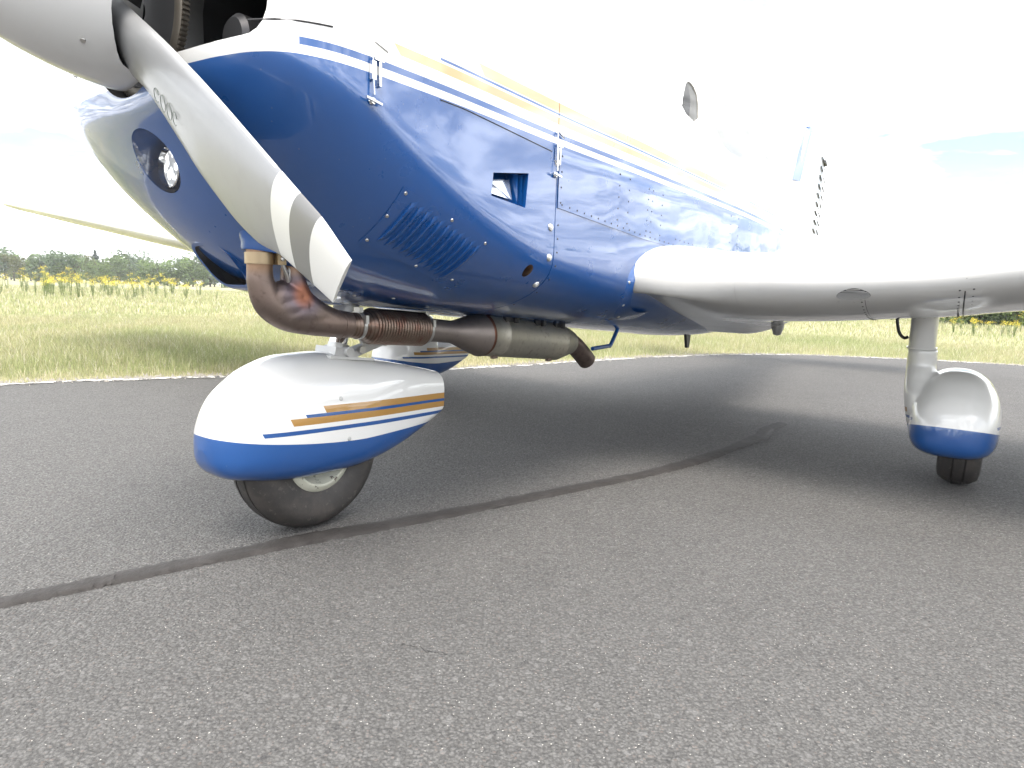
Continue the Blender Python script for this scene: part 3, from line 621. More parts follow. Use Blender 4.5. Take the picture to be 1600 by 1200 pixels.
# access plate with its fastener just behind the seam
# root fairing collar
b=MB(); V=[]; m=26
for q in (0,1):
    for k in range(m):
        a=math.pi*(.10+1.02*k/(m-1))+math.pi*-.02; cx,cz=-1.19,.715; rx,rz=(.190+.035*(1-q),.080+.032*(1-q))
        x=cx+rx*math.sin(a); z=cz+rz*math.cos(a)*(1.15 if math.cos(a)<0 else 1); V.append(spt(x,z,1,.002 if q==0 else .010)[0])
V+=[spt(v[0]+.002,v[2],1,-.001)[0] for v in V[:m]]
F=[(k,k+1,m+k+1,m+k) for k in range(m-1)]+[(2*m+k,2*m+k+1,k+1,k) for k in range(m-1)]
rf=put('root_fairing',MB().add(V,F).mesh('root_fairing',bluep,True,50),fuse)
for x,z in ((-.975,.722),(-1.02,.645),(-1.11,.60)): screw(x,z,.006,rf,steel,.004)
# cowling latches
def latch(x,z0,z1):
    la=MB(); P=lambda a,b,o: spt(a,b,1,o)[0]
    la.tube([P(x-.036,z1-.008,.005),P(x-.004,z1+.002,.006),P(x,z1-.004,.006)],.0022,6); la.tube([P(x,z1-.004,.006),P(x,(z0+z1)/2,.007),P(x,z0+.01,.010)],.0022,6)
    la.box(P(x,z0+.055,.006),(.010,.008,.034)); la.box(P(x-.016,z0+.052,.004),(.006,.008,.045)); la.box(P(x-.014,z0+.078,.006),(.022,.007,.006))
    o=put('latch',la.mesh('latch',chrome,True,40),cowl)
    w=MB(); w.box(P(x,z0,.010),(.040,.005,.0045),Euler((0,R(-8),0)).to_matrix()); w.dome(P(x,z0,.004),(0,1,0),.008,.7,10); put('latch_knob',w.mesh('latch_knob',chrome,True,40),cowl)
latch(.165,1.032,1.138); latch(-.488,1.0,1.112)
# seam line above the cowling side
b=MB(); b.tube([spt(x,1.135+(.36-x)*.06,1,.0006)[0] for x in (.355,.33,.30,.27,.245)],.0016,5); b.put('cowl_split_line',dark,cowl)
b=MB(); b.tube([spt(x,1.080-(.0 if x>-.1 else (-.1-x)*.055),1,.0004)[0] for x in np.linspace(-.02,-.47,14)],.0012,5); b.put('cowl_door_seam',dark,cowl)
# landing light
LY,LZ=-.014,.931
ll=MB().lathe([(0,.288),(.036,.288),(.0415,.295),(.045,.304),(.0475,.302),(.046,.285),(.042,.262),(0,.25)],(0,LY,LZ),'x',40); lo=put('landing_light',ll.mesh('landing_light',chrome,True,35),cowl)
put('lamp_lens',MB().lathe([(0,.2965),(.038,.2945),(.0395,.2925)],(0,LY,LZ),'x',40).mesh('lamp_lens',lamp),lo)
V=[];F=[];ring=circ(-.004,.936,.0765,.0605,36)
def cx_at(y,z):
    a,b=.20,.39
    for _ in range(30):
        m_=(a+b)/2; zb_=F_ZB(m_)
        ins=z>zb_ and side_y(m_,z)>abs(y)
        if ins: a=m_
        else: b=m_
    return a
V=[(cx_at(-.004,.936),-.004,.936)]
for f in (.5,1.):
    for p in ring: y,z=-.004+(p[0]+.004)*f,.936+(p[1]-.936)*f; V.append((cx_at(y,z)-.001,y,z))
F=[(0,1+k,1+(k+1)%36) for k in range(36)]+[(1+k,37+k,37+(k+1)%36,1+(k+1)%36) for k in range(36)]
put('light_cover',facing(mesh_from('light_cover',V,F,glass,True),(1,0,-.3)),lo)
# air scoop under the nose
def rrect(cy,cz,w,h,n=8,rr=.035):
    P=[]
    for sx1,sz1,a0 in ((1,-1,-90),(1,1,0),(-1,1,90),(-1,-1,180)):
        for k in range(n): a=R(a0+90*k/(n-1)); P.append((cy+sx1*(w/2-rr)+rr*math.cos(a),cz+sz1*(h/2-rr)+rr*math.sin(a)))
    return P
def scoop_ring(x0,slope,w,h,cz,rr): return [(x0+(z-cz)*slope,y,z) for y,z in rrect(-.045,cz,w*.82,h,8,rr)]
rr=[scoop_ring(-.30,0,.20,.10,.665,.03),scoop_ring(-.12,.2,.205,.112,.680,.035),scoop_ring(.05,.5,.20,.116,.705,.036),scoop_ring(.158,.8,.192,.112,.718,.036),scoop_ring(.172,.85,.184,.104,.719,.036),scoop_ring(.170,.85,.172,.092,.719,.034),scoop_ring(.12,.8,.16,.08,.716,.03)]
put('air_scoop',rings_mesh(rr[:6],(True,False)).mesh('air_scoop',bluep,True,60),cowl)
put('scoop_throat',rings_mesh([rr[5],rr[6]],(False,True)).mesh('scoop_throat',bay,True,60),cowl)
# blue shroud round the exhaust stubs
def sring(z,g=1.,dx=0): return [(.128+dx+.088*g*math.cos(a)*(1.25 if math.cos(a)<0 else 1),.135+.056*g*math.sin(a),z+.05*math.cos(a)*.25*(1 if g>.9 else .8)) for a in np.linspace(0,2*np.pi,41)[:-1]]
put('exhaust_shroud',rings_mesh([sring(.90,1.05,.045),sring(.85,1.02,.036),sring(.81,.99,.020),sring(.778,.98,.008),sring(.758,.99,.002),sring(.748,1.02),sring(.742,1.0),sring(.744,.90),sring(.78,.88)],(True,True)).mesh('exhaust_shroud',bluep,True,50),cowl)
# ---- exhaust
def bez(P,n):
    P=[Vector(p) for p in P]; out=[]
    Q=[P[0]*2-P[1]]+P+[P[-1]*2-P[-2]]
    for i in range(1,len(Q)-2):
        for k in range(n):
            t=k/n; a,b,c,d=Q[i-1],Q[i],Q[i+1],Q[i+2]; out.append(.5*((2*b)+(c-a)*t+(2*a-5*b+4*c-d)*t*t+(3*b-a-3*c+d)*t**3))
    return out+[P[-1]]
p1=bez([(.182,.142,.80),(.182,.142,.72),(.180,.142,.68),(.160,.142,.632),(.115,.142,.602),(.05,.142,.589),(-.03,.142,.580),(-.075,.142,.576)],8)
p2=bez([(.100,.152,.80),(.100,.150,.72),(.096,.147,.685),(.074,.144,.640),(.025,.142,.605),(-.03,.142,.582)],8)
b=MB(); b.tube(p1,[.029 if p.z>.70 else .029+.007*min(1,(.70-p.z)/.07) for p in p1],28); b.tube(p2,[.027]*9+[.027+.008*min(1,k/20) for k in range(len(p2)-9)],28)
b.tube([(.165,.142,.640),(.13,.144,.650),(.092,.146,.652)],[.032,.036,.033],24); b.tube([(.155,.1425,.618),(.115,.144,.626),(.075,.145,.628)],[.034,.038,.035],24); b.tube([(.13,.143,.60),(.09,.144,.608),(.03,.143,.600)],[.035,.038,.035],24)
ex=put('exhaust_pipe',remesh(b.mesh('w',exh),.0032,'exhaust_pipe',10,exh),plane)
def along(pts,f):
    pts=[Vector(p) for p in pts]; return pts[0].lerp(pts[1],f)
A0,A1=(-.05,.142,.578),(-.36,.146,.556)
b=MB(); prof=[]; n=20
def seg(x,r): f=(x-A0[0])/(A1[0]-A0[0]); return (along((A0,A1),f),r)
L=[seg(-.06,.034),seg(-.100,.0345),seg(-.101,.037),seg(-.106,.037),seg(-.107,.036),seg(-.128,.043),seg(-.140,.047)]
for k in range(n):
    x=-.142-.0103*k; L+= [seg(x,.0415),seg(x-.0012,.0445),seg(x-.0031,.0500),seg(x-.0051,.0510),seg(x-.0072,.0500),seg(x-.0091,.0445)]
L+=[seg(-.350,.047),seg(-.358,.040),seg(-.362,.036)]
fj=put('flexible_joint',MB().tube([p for p,_ in L],[r for _,r in L],36).mesh('flexible_joint',bellow,True,80),ex)
def clampring(x,r,w,nm='clamp'):
    c=along((A0,A1),(x-A0[0])/(A1[0]-A0[0])); b=MB(); b.tube([c+Vector((-w/2,0,0)),c+Vector((w/2,0,0))],[r,r],36); b.box(c+Vector((0,.006,r+.004)),(w*1.3,.024,.014)); b.box(c+Vector((0,r*.95,r*.45)),(w,.012,.022)); return put(nm,b.mesh(nm,alu,True,40),ex)
clampring(-.104,.0385,.010); clampring(-.356,.0445,.011)
b=MB(); b.lathe([(.0305,.0),(.0325,.0),(.0325,.026),(.0305,.026)],(.182,.142,.722),'z',36,True); b.box((.150,.171,.735),(.022,.006,.026)); b.box((.150,.180,.735),(.022,.006,.026))
put('clamp',b.mesh('clamp',M('gilded_clamp',(.36,.28,.18),.38,.95),True,40),ex)
b=MB(); b.dome((.150,.183,.735),(0,1,0),.006,.8,6); b.tube([(.142,.172,.724),(.132,.174,.70),(.126,.17,.685),(.120,.165,.69),(.116,.163,.73)],.0048,8); put('clamp_link',b.mesh('clamp_link',steel),ex)
for x in (-.045,):
    b=MB(); b.tube([(x+.003,.142,.5785),(x-.003,.142,.5782)],[.0372,.0372],32); put('weld_bead',b.mesh('weld_bead',exh),ex)
B=lambda f:Vector((-.36,.146,.556)).lerp(Vector((-1.12,.20,.487)),f)
def bx(x): return B((x+.36)/(-1.12+.36))
L=[(-.36,.036),(-.47,.0355),(-.485,.038),(-.54,.055),(-.585,.069),(-.600,.0725),(-.604,.074),(-.610,.074),(-.614,.072),(-.68,.072),(-.684,.074),(-.690,.074),(-.694,.072),(-1.02,.072),(-1.025,.074),(-1.031,.074),(-1.035,.071),(-1.09,.058),(-1.13,.046)]
mu=put('muffler',MB().tube([bx(x) for x,_ in L],[r for _,r in L],44).mesh('muffler',muf,True,32),ex)
e0=bx(-1.11); L=bez([e0,e0+Vector((-.05,.0,-.010)),e0+Vector((-.115,.0,-.045)),e0+Vector((-.175,.0,-.085))],6)
b=MB(); k=len(L); b.tube(L,[.043]*3+[.038]*(k-3),32,False); b.tube(list(reversed(L)),[.0345]*k,32,False); put('tail_pipe',b.mesh('tail_pipe',exh,True,50,recalc=False) if False else b.mesh('tail_pipe',exh,True,50),ex)
b=MB()
for x in (-.66,-.97): b.box(bx(x)+Vector((0,.02,-.072)),(.024,.014,.012))
put('drain_boss',b.mesh('drain_boss',exh),ex)
for x,w in ((-.70,.045),(-.86,.03),(-.98,.035)):
    c=bx(x); b=MB(); b.box(c+Vector((0,.045,.075)),(w,.014,.05)); b.box(c+Vector((-w*.6,.05,.070)),(.012,.03,.045)); b.dome(c+Vector((0,.054,.075)),(0,1,0),.010,.6,8); put('hanger_bracket',b.mesh('hanger_bracket',dark,True,30),ex)
# belly details: strakes, door edges, drains
b=MB(); b.tube(bez([(-1.42,.27,.54),(-1.36,.27,.472),(-1.33,.27,.466),(-1.20,.27,.462)],5),.0085,10); b.put('foot_step',bluep,fuse)
b=MB(); b.add([(-2.90,.02,.48),(-3.0,.02,.48),(-2.97,.02,.355),(-2.935,.02,.355),(-2.90,-.0,.48),(-3.0,-.0,.48),(-2.97,.005,.355),(-2.935,.005,.355)],[(0,1,2,3),(7,6,5,4),(0,4,5,1),(1,5,6,2),(2,6,7,3),(3,7,4,0)]); b.put('blade_antenna',dark,fuse,True,30)
b=MB(); b.lathe([(0,-.035),(.022,-.03),(.028,0),(.026,.04)],(-1.02,.05,.50),'z',16); b.put('drain_fairing',alu,fuse)
# ---- propeller
HUB=(.40,0,1.235); BA=R(51.7)
def blade():
    # local x along the blade, y across (towards the leading edge), z = thickness
    r_=[.05,.10,.14,.20,.26,.34,.45,.56,.66,.75,.82,.87,.893]; up=[.034,.038,.044,.0525,.0595,.067,.072,.074,.074,.074,.075,.067,.063]; lo=[-.080,-.087,-.087,-.084,-.091,-.104,-.115,-.113,-.098,-.0625,-.047,-.035,-.030]
    th=[.062,.058,.052,.044,.038,.033,.028,.023,.019,.015,.012,.009,.007]; tw=[14,14,16,18,18,18,17,16,15,14,13,12,12]
    fu,fl,ft,fw_=(pchip(r_,q) for q in (up,lo,th,tw)); V=[];m=26
    rs=np.r_[np.linspace(.06,.8,52),np.linspace(.81,.893,14)]
    for r in rs:
        a=R(float(fw_(r))); u,l,t=float(fu(r)),float(fl(r)),float(ft(r)); c=(u-l); ym=(u+l)/2
        for k in range(m):
            s=2*math.pi*k/m; cx=math.cos(s); yy=c/2*cx; rnd=math.sqrt(max(0,1-cx*cx)); fat=(1+.35*cx)
            zz=(t*.62*rnd*fat if math.sin(s)>0 else -t*.16*rnd)
            tipx=r+(.0 if r<.83 else (r-.83)/.063*(.012+.014*(.5+.5*cx)))
            yy+=ym; V.append((tipx,yy*math.cos(a)-zz*math.sin(a),yy*math.sin(a)+zz*math.cos(a)))
    n=len(rs); F=[(i*m+k,i*m+(k+1)%m,(i+1)*m+(k+1)%m,(i+1)*m+k) for i in range(n-1) for k in range(m)]+[tuple(range((n-1)*m,n*m)),tuple(reversed(range(m)))]
    return MB().add(V,F).mesh('blade',bladem,True,50)
# blade axes: x' = span, y' = towards the leading edge, z' = forward
prop=put('propeller',MB().lathe([(.0,-.02),(.075,-.02),(.08,.02),(.08,.09),(.05,.12),(0,.12)],(.40,0,1.235),'x',40).mesh('propeller',alu,True,40),plane)
bm_=blade()
bl_objs=[]
for s in (1,-1):
    ex_=Vector((0,s*math.sin(BA),-s*math.cos(BA))); ey=Vector((0,s*math.cos(BA),s*math.sin(BA))); ez=Vector((1,0,0))
    o=put('blade',bm_,prop); mt=Matrix((ex_,ey,ez)).transposed().to_4x4(); mt.translation=Vector(HUB)+Vector((.015,0,0)); o.matrix_local=mt; bl_objs.append(o)
dcl=M('decal_ink',(.185,.215,.19),.6); b=MB()
def onb(r,yy): t=R(18); return (r+.02,yy*math.cos(t)-.0215*math.sin(t),yy*math.sin(t)+.0215*math.cos(t))
for k,(r0,w_) in enumerate(((.270,.013),(.300,.016),(.328,.016),(.352,.013))):
    b.tube([onb(r0+.011*math.cos(a)*(1 if k!=3 else .8),-.038+w_*math.sin(a)) for a in np.linspace(.4 if k in(0,3) else 0,5.6 if k in(0,3) else 6.28,15)],.0007,4)
put('decal',b.mesh('decal',dcl,True,70),bl_objs[0])
# ---- spinner with blade cut-outs
pr=[(.0,.335),(.012,.333),(.035,.322),(.062,.298),(.090,.260),(.115,.212),(.135,.160),(.150,.105),(.160,.05),(.165,.0),(.165,-.012),(.158,-.014),(.0,-.014)]
fr=pchip([p[1] for p in pr[:10]][::-1],[p[0] for p in pr[:10]][::-1])
pp=[(0,.335)]+[(float(fr(a)),a) for a in np.r_[.334,.331,.325,np.linspace(.315,0,36)]]+[(.165,-.012),(.158,-.014),(0,-.014)]
sp=MB().lathe(pp,HUB,'x',96).mesh('spinner',spinm,True,40,weld=1e-5)
cut=[]
for s in (1,-1):
    ex_=Vector((0,s*math.sin(BA),-s*math.cos(BA))); ey=Vector((0,s*math.cos(BA),s*math.sin(BA)))
    poly=chaikin([(-.060,-.05),(-.068,.005),(-.050,.042),(.05,.078),(.13,.05),(.16,-.05)],2)  # (across, forward)
    P=[Vector(HUB)+ex_*.07+ey*a+Vector((f,0,0)) for a,f in poly]+[Vector(HUB)+ex_*.25+ey*a*1.1+Vector((f,0,0)) for a,f in poly]; n=len(poly)
    cut.append(MB().add(P,[tuple(range(n)),tuple(reversed(range(n,2*n)))]+[(i,n+i,n+(i+1)%n,(i+1)%n) for i in range(n)]).mesh('c',black))
sp=boolean(sp,cut,'spinner',35); spo=put('spinner',sp,plane)
for a,f in ((.55,.10),(1.35,.135),(-.5,.06),(2.3,.06),(-1.4,.02)):
    r=float(fr(f)); d=Vector((0,math.sin(a+.1),-math.cos(a+.1))); put('spinner_screw',MB().dome(Vector(HUB)+d*r+Vector((f,0,0)),d+Vector((.4,0,0)),.0055,.5,9).mesh('spinner_screw',steel,True,50,False),spo)
# ---- wheel fairings
PT=pchip([.264,.257,.240,.213,.178,.13,.04,-.06,-.195,-.377,-.50,-.55],[.27,.325,.365,.405,.435,.466,.492,.495,.474,.440,.412,.400])
PB=pchip([.264,.259,.248,.224,.184,.10,.006,-.126,-.223,-.329,-.474,-.55],[.270,.238,.215,.195,.183,.165,.154,.151,.161,.186,.243,.285])
PW=pchip([.264,.257,.238,.207,.157,.10,0,-.15,-.3,-.45,-.55],[.012,.045,.078,.104,.122,.130,.134,.133,.122,.106,.100])
def pant_rings(x0=.2635,x1=-.505,n=60,wy=1.):
    R_=[]
    for x in np.r_[x0-(np.linspace(0,1,18)**2)*.06,np.linspace(x0-.065,x1,n-18)]:
        zt,zb_,w=float(PT(x)),float(PB(x)),float(PW(x)); zc=zb_+(zt-zb_)*.42; ring=[]
        for k in range(56):
            a=2*math.pi*k/56; c,s=math.cos(a),math.sin(a); tl=min(1,max(0,(-x-.12)/.36)); tl=tl*tl*(3-2*tl); e=2/3.4 if s<0 else 2/(2.15+1.6*tl); ce=2/3.0 if s<0 else 2/(2.3+1.9*tl)
            ring.append((x,w*math.copysign(abs(c)**ce,c)*wy,zc+(zt-zc if s>0 else zc-zb_)*math.copysign(abs(s)**e,s)))
        R_.append(ring)
    return R_
pm=rings_mesh(pant_rings()).mesh('wheel_fairing',pantm,True,50)
def wheel(w=.074):
    b=MB(); prof=[(.098,-w*.72),(.118,-w*.92),(.165,-w*1.02),(.190,-w*.93),(.207,-w*.62),(.2130,-w*.34),(.2135,-w*.32),(.206,-w*.31),(.206,-w*.235),(.2140,-w*.225),(.2150,0),(.2140,w*.225),(.206,w*.235),(.206,w*.31),(.2135,w*.32),(.2130,w*.34),(.207,w*.62),(.190,w*.93),(.165,w*1.02),(.118,w*.92),(.098,w*.72)]
    b.lathe(prof,(0,0,0),'y',72); t=b.mesh('tyre',tyre,True,50)
    b=MB(); 
    for s in (1,-1): b.lathe([(.088,s*w*.96),(.100,s*w*.90),(.109,s*w*.76),(.104,s*w*.74)],(0,0,0),'y',48); b.lathe([(.088,s*w*.96),(.083,s*w*.95),(.074,s*w*.55),(.06,s*w*.42),(.03,s*w*.45),(.03,s*w*.7),(0,s*w*.72)],(0,0,0),'y',48)
    return t,b.mesh('rim',rim,True,50)
tw_,rw_=wheel(); tm_,rm_=wheel(.067)
def scr(parent,pts,r=.0055,mat=alu):
    for (x,z,s) in pts:
        w=float(PW(x)); zt,zb_=float(PT(x)),float(PB(x)); zc=zb_+(zt-zb_)*.42; q=abs(z-zc)/(zt-zc if z>zc else zc-zb_); y=w*(1-min(.99,q)**(2.15 if z>zc else 3.4))**(1/(2.3 if z>zc else 3.0))
        put('fastener',MB().dome((x,s*y,z),(0,s,.15),r,.4,10).mesh('fastener',mat,True,50,False),parent)
ng=put('nose_gear_fairing',pm,plane,(-.0,0,0)); 
scr(ng,((-.062,.375,1),(-.083,.262,1),(-.02,.375,-1)),.0068)
nw=put('nose_wheel',tw_,plane,(-.045,0,.2115)); put('rim',rw_,nw)
# nose leg
b=MB(); b.tube([(-.225,.0,.72),(-.178,0,.60),(-.150,0,.50)],.026,20); leg=put('nose_leg',b.mesh('nose_leg',chrome,True),plane)
b=MB(); b.tube([(-.215,0,.70),(-.172,0,.585)],.036,20); b.tube([(-.157,0,.512),(-.152,0,.494)],.031,20); b.tube([(-.168,0,.565),(-.164,0,.553)],.031,20); put('leg_collar',b.mesh('leg_collar',alu,True,40),leg)
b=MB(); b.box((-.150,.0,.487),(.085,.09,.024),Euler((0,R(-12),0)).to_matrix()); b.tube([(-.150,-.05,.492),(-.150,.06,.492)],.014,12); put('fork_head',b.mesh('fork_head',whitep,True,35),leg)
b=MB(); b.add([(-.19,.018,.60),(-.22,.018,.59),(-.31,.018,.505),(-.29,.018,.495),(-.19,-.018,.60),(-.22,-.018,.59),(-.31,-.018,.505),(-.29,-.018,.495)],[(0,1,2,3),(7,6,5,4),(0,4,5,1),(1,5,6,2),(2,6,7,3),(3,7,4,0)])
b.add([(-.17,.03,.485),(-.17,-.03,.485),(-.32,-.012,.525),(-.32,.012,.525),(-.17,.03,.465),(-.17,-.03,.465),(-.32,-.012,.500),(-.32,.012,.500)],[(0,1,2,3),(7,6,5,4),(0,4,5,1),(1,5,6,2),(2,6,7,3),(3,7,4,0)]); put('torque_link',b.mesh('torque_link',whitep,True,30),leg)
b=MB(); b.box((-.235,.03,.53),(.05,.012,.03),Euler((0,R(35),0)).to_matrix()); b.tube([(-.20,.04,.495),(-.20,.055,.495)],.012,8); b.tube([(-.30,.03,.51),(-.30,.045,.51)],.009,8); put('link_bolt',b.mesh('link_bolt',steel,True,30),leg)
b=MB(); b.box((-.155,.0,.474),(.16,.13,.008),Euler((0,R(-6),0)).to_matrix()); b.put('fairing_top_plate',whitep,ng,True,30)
# ---- main gear
def main_gear(s):
    ox,oy,oz=-1.9,1.478*s,-.056
    b=rings_mesh(pant_rings(.2635,-.505,60,1.08)); cy=-.128 # leg lies inboard of the pant
    def lr(z,rx,ry,dx=0,dy=0): return [(.0+dx+rx*math.cos(a)*(1.0 if math.cos(a)>0 else 1.5),s*(cy+dy)+ry*math.sin(a),z) for a in np.linspace(0,2*np.pi,37)[:-1]]
    L=rings_mesh([lr(.565,.058,.050),lr(.50,.060,.050,0,.001),lr(.45,.075,.052,.01,.003),lr(.40,.11,.058,.02,.010),lr(.34,.12,.06,.02,.020),lr(.27,.11,.056,.0,.030),lr(.215,.10,.05,-.02,.038),lr(.195,.08,.035,-.02,.045)])
    b.add(L.v,L.f)
    me=remesh(b.mesh('w',pantm),.0055,'wheel_fairing',9,pantm,.5)
    fo=put('wheel_fairing',me,plane,(ox,oy,oz))
    scr(fo,((.05,.375,s),(-.08,.232,-s),(-.30,.33,-s),(-.33,.24,-s),(-.30,.36,s)),.006)
    wo=put('main_wheel',tm_,plane,(ox,1.510*s,.1935)); wo.scale=(.9,1,.9); put('rim',rm_,wo)
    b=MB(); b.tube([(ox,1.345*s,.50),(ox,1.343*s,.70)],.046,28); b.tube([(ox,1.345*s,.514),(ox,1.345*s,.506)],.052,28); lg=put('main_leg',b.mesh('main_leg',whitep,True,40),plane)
    b=MB(); b.tube(bez([(ox-.02,(1.345-.10)*s,.64),(ox-.02,(1.345-.085)*s,.57),(ox-.02,(1.345-.065)*s,.545),(ox-.02,(1.345-.05)*s,.55)],5),.006,8); put('brake_line',b.mesh('brake_line',dark),lg)
    return fo
main_gear(1); main_gear(-1)
# ---- wings
LEX=pchip([.30,.47,.53,.58,.63,.69,.78,.9,1.2,6.6],[-.985,-.99,-1.0,-1.025,-1.07,-1.13,-1.18,-1.20,-1.205,-1.215])
ZLE=pchip([.3,.5,.72,1.0,1.35,1.6,6.6],[.745,.745,.738,.736,.750,.782,1.42])
ROOTL=pchip([-.95,-1.0,-1.03,-1.08,-1.15,-1.3,-1.5,-1.83,-2.1,-2.4,-2.9],[.742,.735,.712,.697,.684,.655,.619,.570,.532,.497,.57])
LSC=pchip([.3,.5,.72,1.0,1.35,1.6,6.6],[1.75,1.72,1.62,1.46,1.30,1.28,1.05])
CH=pchip([.3,2.4,6.4,6.6],[1.6,1.6,1.15,1.0])
def wing_pt(y,t,up,s=1,off=0.):
    """t = fraction of chord"""
    lx=float(LEX(y)); c=float(CH(y)) if y>2 else lx+2.80; T=5*.15*(.2969*math.sqrt(t)-.126*t-.3516*t*t+.2843*t**3-.1036*t**4)
    cam_=.018*(1-(2*t-.9)**2) if t<.95 else 0; thk=c*T; z=float(ZLE(y))-.02*t*c+cam_*c*.5
    z+= thk*1.0+off if up else -thk*.80*float(LSC(y))-off
    if not up and y<1.0:
        w=min(1,max(0,(y-.52)/.45)); w=w*w*(3-2*w); zr=float(ROOTL(lx-t*c+(-.0 if t>.02 else 0)))-off; zr=z*(1-min(1,t/.05))+zr*min(1,t/.05); z=zr*(1-w)+z*w
    return (lx-t*c,s*y,z)
TS=[(.5-.5*math.cos(math.pi*k/40)) for k in range(41)]
def wing(s):
    ys=np.r_[np.linspace(.36,1.0,28),np.linspace(1.04,1.64,22),np.linspace(1.8,6.5,30),[6.54,6.57,6.585]]; rings=[]
    for y in ys:
        g=1. if y<6.52 else {6.54:.85,6.57:.6,6.585:.3}[round(float(y),3)]
        up=[wing_pt(y,t,True,s) for t in TS]; lo=[wing_pt(y,t,False,s) for t in TS[1:-1]][::-1]; r=up+lo
        if g<1: cz=float(ZLE(y))-.01; r=[(p[0],p[1],cz+(p[2]-cz)*g) for p in r]
        rings.append(r)
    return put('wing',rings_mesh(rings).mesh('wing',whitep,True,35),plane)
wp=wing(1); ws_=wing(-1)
wr=MB()
def wriv(y,t,r=.0032,up=False,m_=wr): 
    p=Vector(wing_pt(y,t,up,1,0)); q=Vector(wing_pt(y+.01,t,up,1,0))-p; w=Vector(wing_pt(y,t+.01,up,1,0))-p; n=q.cross(w).normalized(); n=n if n.z<0 else -n
    m_.dome(p,n,r,.5,6)
for t in np.arange(.015,.42,.020): wriv(1.20,t); wriv(1.485,t); wriv(1.452,t)
for y in np.arange(.80,1.30,.035): wriv(y,.40); wriv(y+.012,.37)
for y in np.arange(1.5,2.4,.045): wriv(y,.40)
for y in np.arange(1.26,1.45,.03): wriv(y,.335); wriv(y,.375)
for t in (.30,.32,.34,.36): wriv(1.25,t,.004); wriv(1.27,t,.004); wriv(1.42,t,.004); wriv(1.435,t,.004)
tag(wr.put('rivets',dark,wp),kind='stuff')
def wstrip(y0,y1,t0,t1,off,mat,name,n=24):
    V=[wing_pt(y0,t0+(t1-t0)*k/n,False,1,off) for k in range(n+1)]+[wing_pt(y1,t0+(t1-t0)*k/n,False,1,off) for k in range(n+1)]
    return put(name,MB().add(V,[(k,k+1,n+2+k,n+1+k) for k in range(n)]).mesh(name,mat,True,80),wp)
wstrip(1.4635,1.4665,.0005,.45,.0008,black,'tank_gap'); wstrip(1.468,1.505,.001,.45,.0012,whitep,'joint_strip')
wstrip(1.2085,1.2100,.0005,.42,.0005,dark,'skin_seam'); wstrip(.815,.8165,.0005,.07,.0005,alu,'skin_seam')
# oval vent screen in the leading edge
b=MB(); c0=1.178; n=30
def oval(f): 
    V=[]
    for k in range(n):
        a=6.28318*k/n; V.append(wing_pt(c0+.048*f*math.cos(a),max(.0001,.0145+.0115*f*math.sin(a)),False,1,.0012))
    return V
V=[wing_pt(c0,.0145,False,1,.0012)]+oval(.5)+oval(1.); b.add(V,[(0,1+k,1+(k+1)%n) for k in range(n)]+[(1+k,n+1+k,n+1+(k+1)%n,1+(k+1)%n) for k in range(n)])
vs=put('vent_screen',b.mesh('vent_screen',dark,True,80),wp)
b=MB()
for j in range(11):
    f=-1+2*(j+.5)/11; hw=math.sqrt(1-f*f)*.047; tt=.0145+.0112*f
    b.tube([wing_pt(c0+hw*q,tt,False,1,.0022) for q in np.linspace(-1,1,9)],.0008,4)
b.put('vent_slats',whitep,vs)
for a,bv in ((-.045,.030),(.0,.034),(.04,.032)): put('screw',MB().dome(wing_pt(c0+a,bv,False),(0.7,0,-.7),.0035,.4,8).mesh('screw',alu,True,50,False),vs)
b=MB(); b.lathe([(0,-.10),(.018,-.095),(.030,-.06),(.034,-.0),(.03,.05)],(-2.35,.70,.60),'z',16); b.put('hinge_fairing',alu,wp)
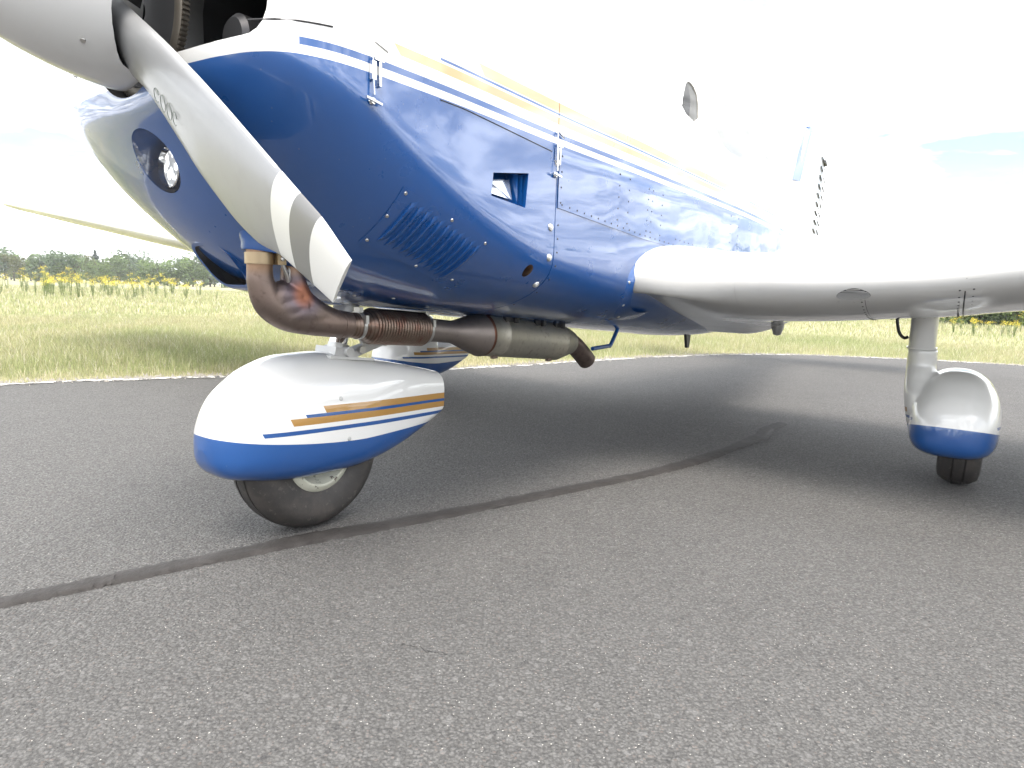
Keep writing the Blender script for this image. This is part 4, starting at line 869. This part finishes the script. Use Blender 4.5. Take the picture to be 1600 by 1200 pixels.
# ---- tail
def slab(poly,y,th,mat,name,parent,round_=False):
    return put(name,prism(poly,'y',y-th/2,y+th/2).mesh(name,mat,True,30),parent)
def fin_sec(z,x0,x1,th):
    return [(x0+(x1-x0)*t,th*(2.0*math.sqrt(t)*(1-t))*sg*1.2,z) for t,sg in [(k/14,1) for k in range(15)]+[(k/14,-1) for k in range(13,0,-1)]]
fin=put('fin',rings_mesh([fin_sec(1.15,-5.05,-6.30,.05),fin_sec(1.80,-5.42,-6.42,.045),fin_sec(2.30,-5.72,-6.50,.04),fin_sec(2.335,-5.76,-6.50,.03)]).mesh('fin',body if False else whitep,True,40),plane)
b=MB()
for z0,z1 in ((1.80,2.34),):
    x0,x1=-5.395,-5.735; 
    for sg in (1,-1): b.add([(x0,0,z0),(x1,0,z1),(x1-.14,sg*.040,z1),(x0-.14,sg*.046,z0)],[(0,1,2,3)])
b.put('fin_leading_band',bluep,fin)
b=MB(); b.tube([(-5.80,0,2.335),(-5.85,0,2.352),(-6.05,0,2.355)],[.02,.035,.02],12); b.put('fin_cap',bluep,fin)
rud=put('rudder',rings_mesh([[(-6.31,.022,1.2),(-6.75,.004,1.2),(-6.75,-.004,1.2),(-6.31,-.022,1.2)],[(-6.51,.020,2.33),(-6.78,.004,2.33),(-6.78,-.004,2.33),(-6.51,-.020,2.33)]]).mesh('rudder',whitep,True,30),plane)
for k in range(9):
    z=1.45+.095*k; x0=-6.36-(z-1.2)*.175
    for a,b_ in ((x0-.02,x0-.15),(x0-.20,x0-.33)): put('corrugation',MB().tube([(a,.023,z-.0),(b_,.016,z-.035)],.006,5).mesh('corrugation',dark),rud)
b=MB(); b.tube([(-6.70,0,2.20),(-6.80,0,2.18)],[.02,.03],10); b.put('tail_light',dark,rud)
st=[]
for s in (1,-1):
    rings=[]
    for y,sc in ((.06,1.),(1.6,1.),(1.72,.9)): rings.append([(-5.95-.76*t,s*y,1.05+sg*.05*sc*2*math.sqrt(t)*(1-t)) for t,sg in [(k/10,1) for k in range(11)]+[(k/10,-1) for k in range(9,0,-1)]])
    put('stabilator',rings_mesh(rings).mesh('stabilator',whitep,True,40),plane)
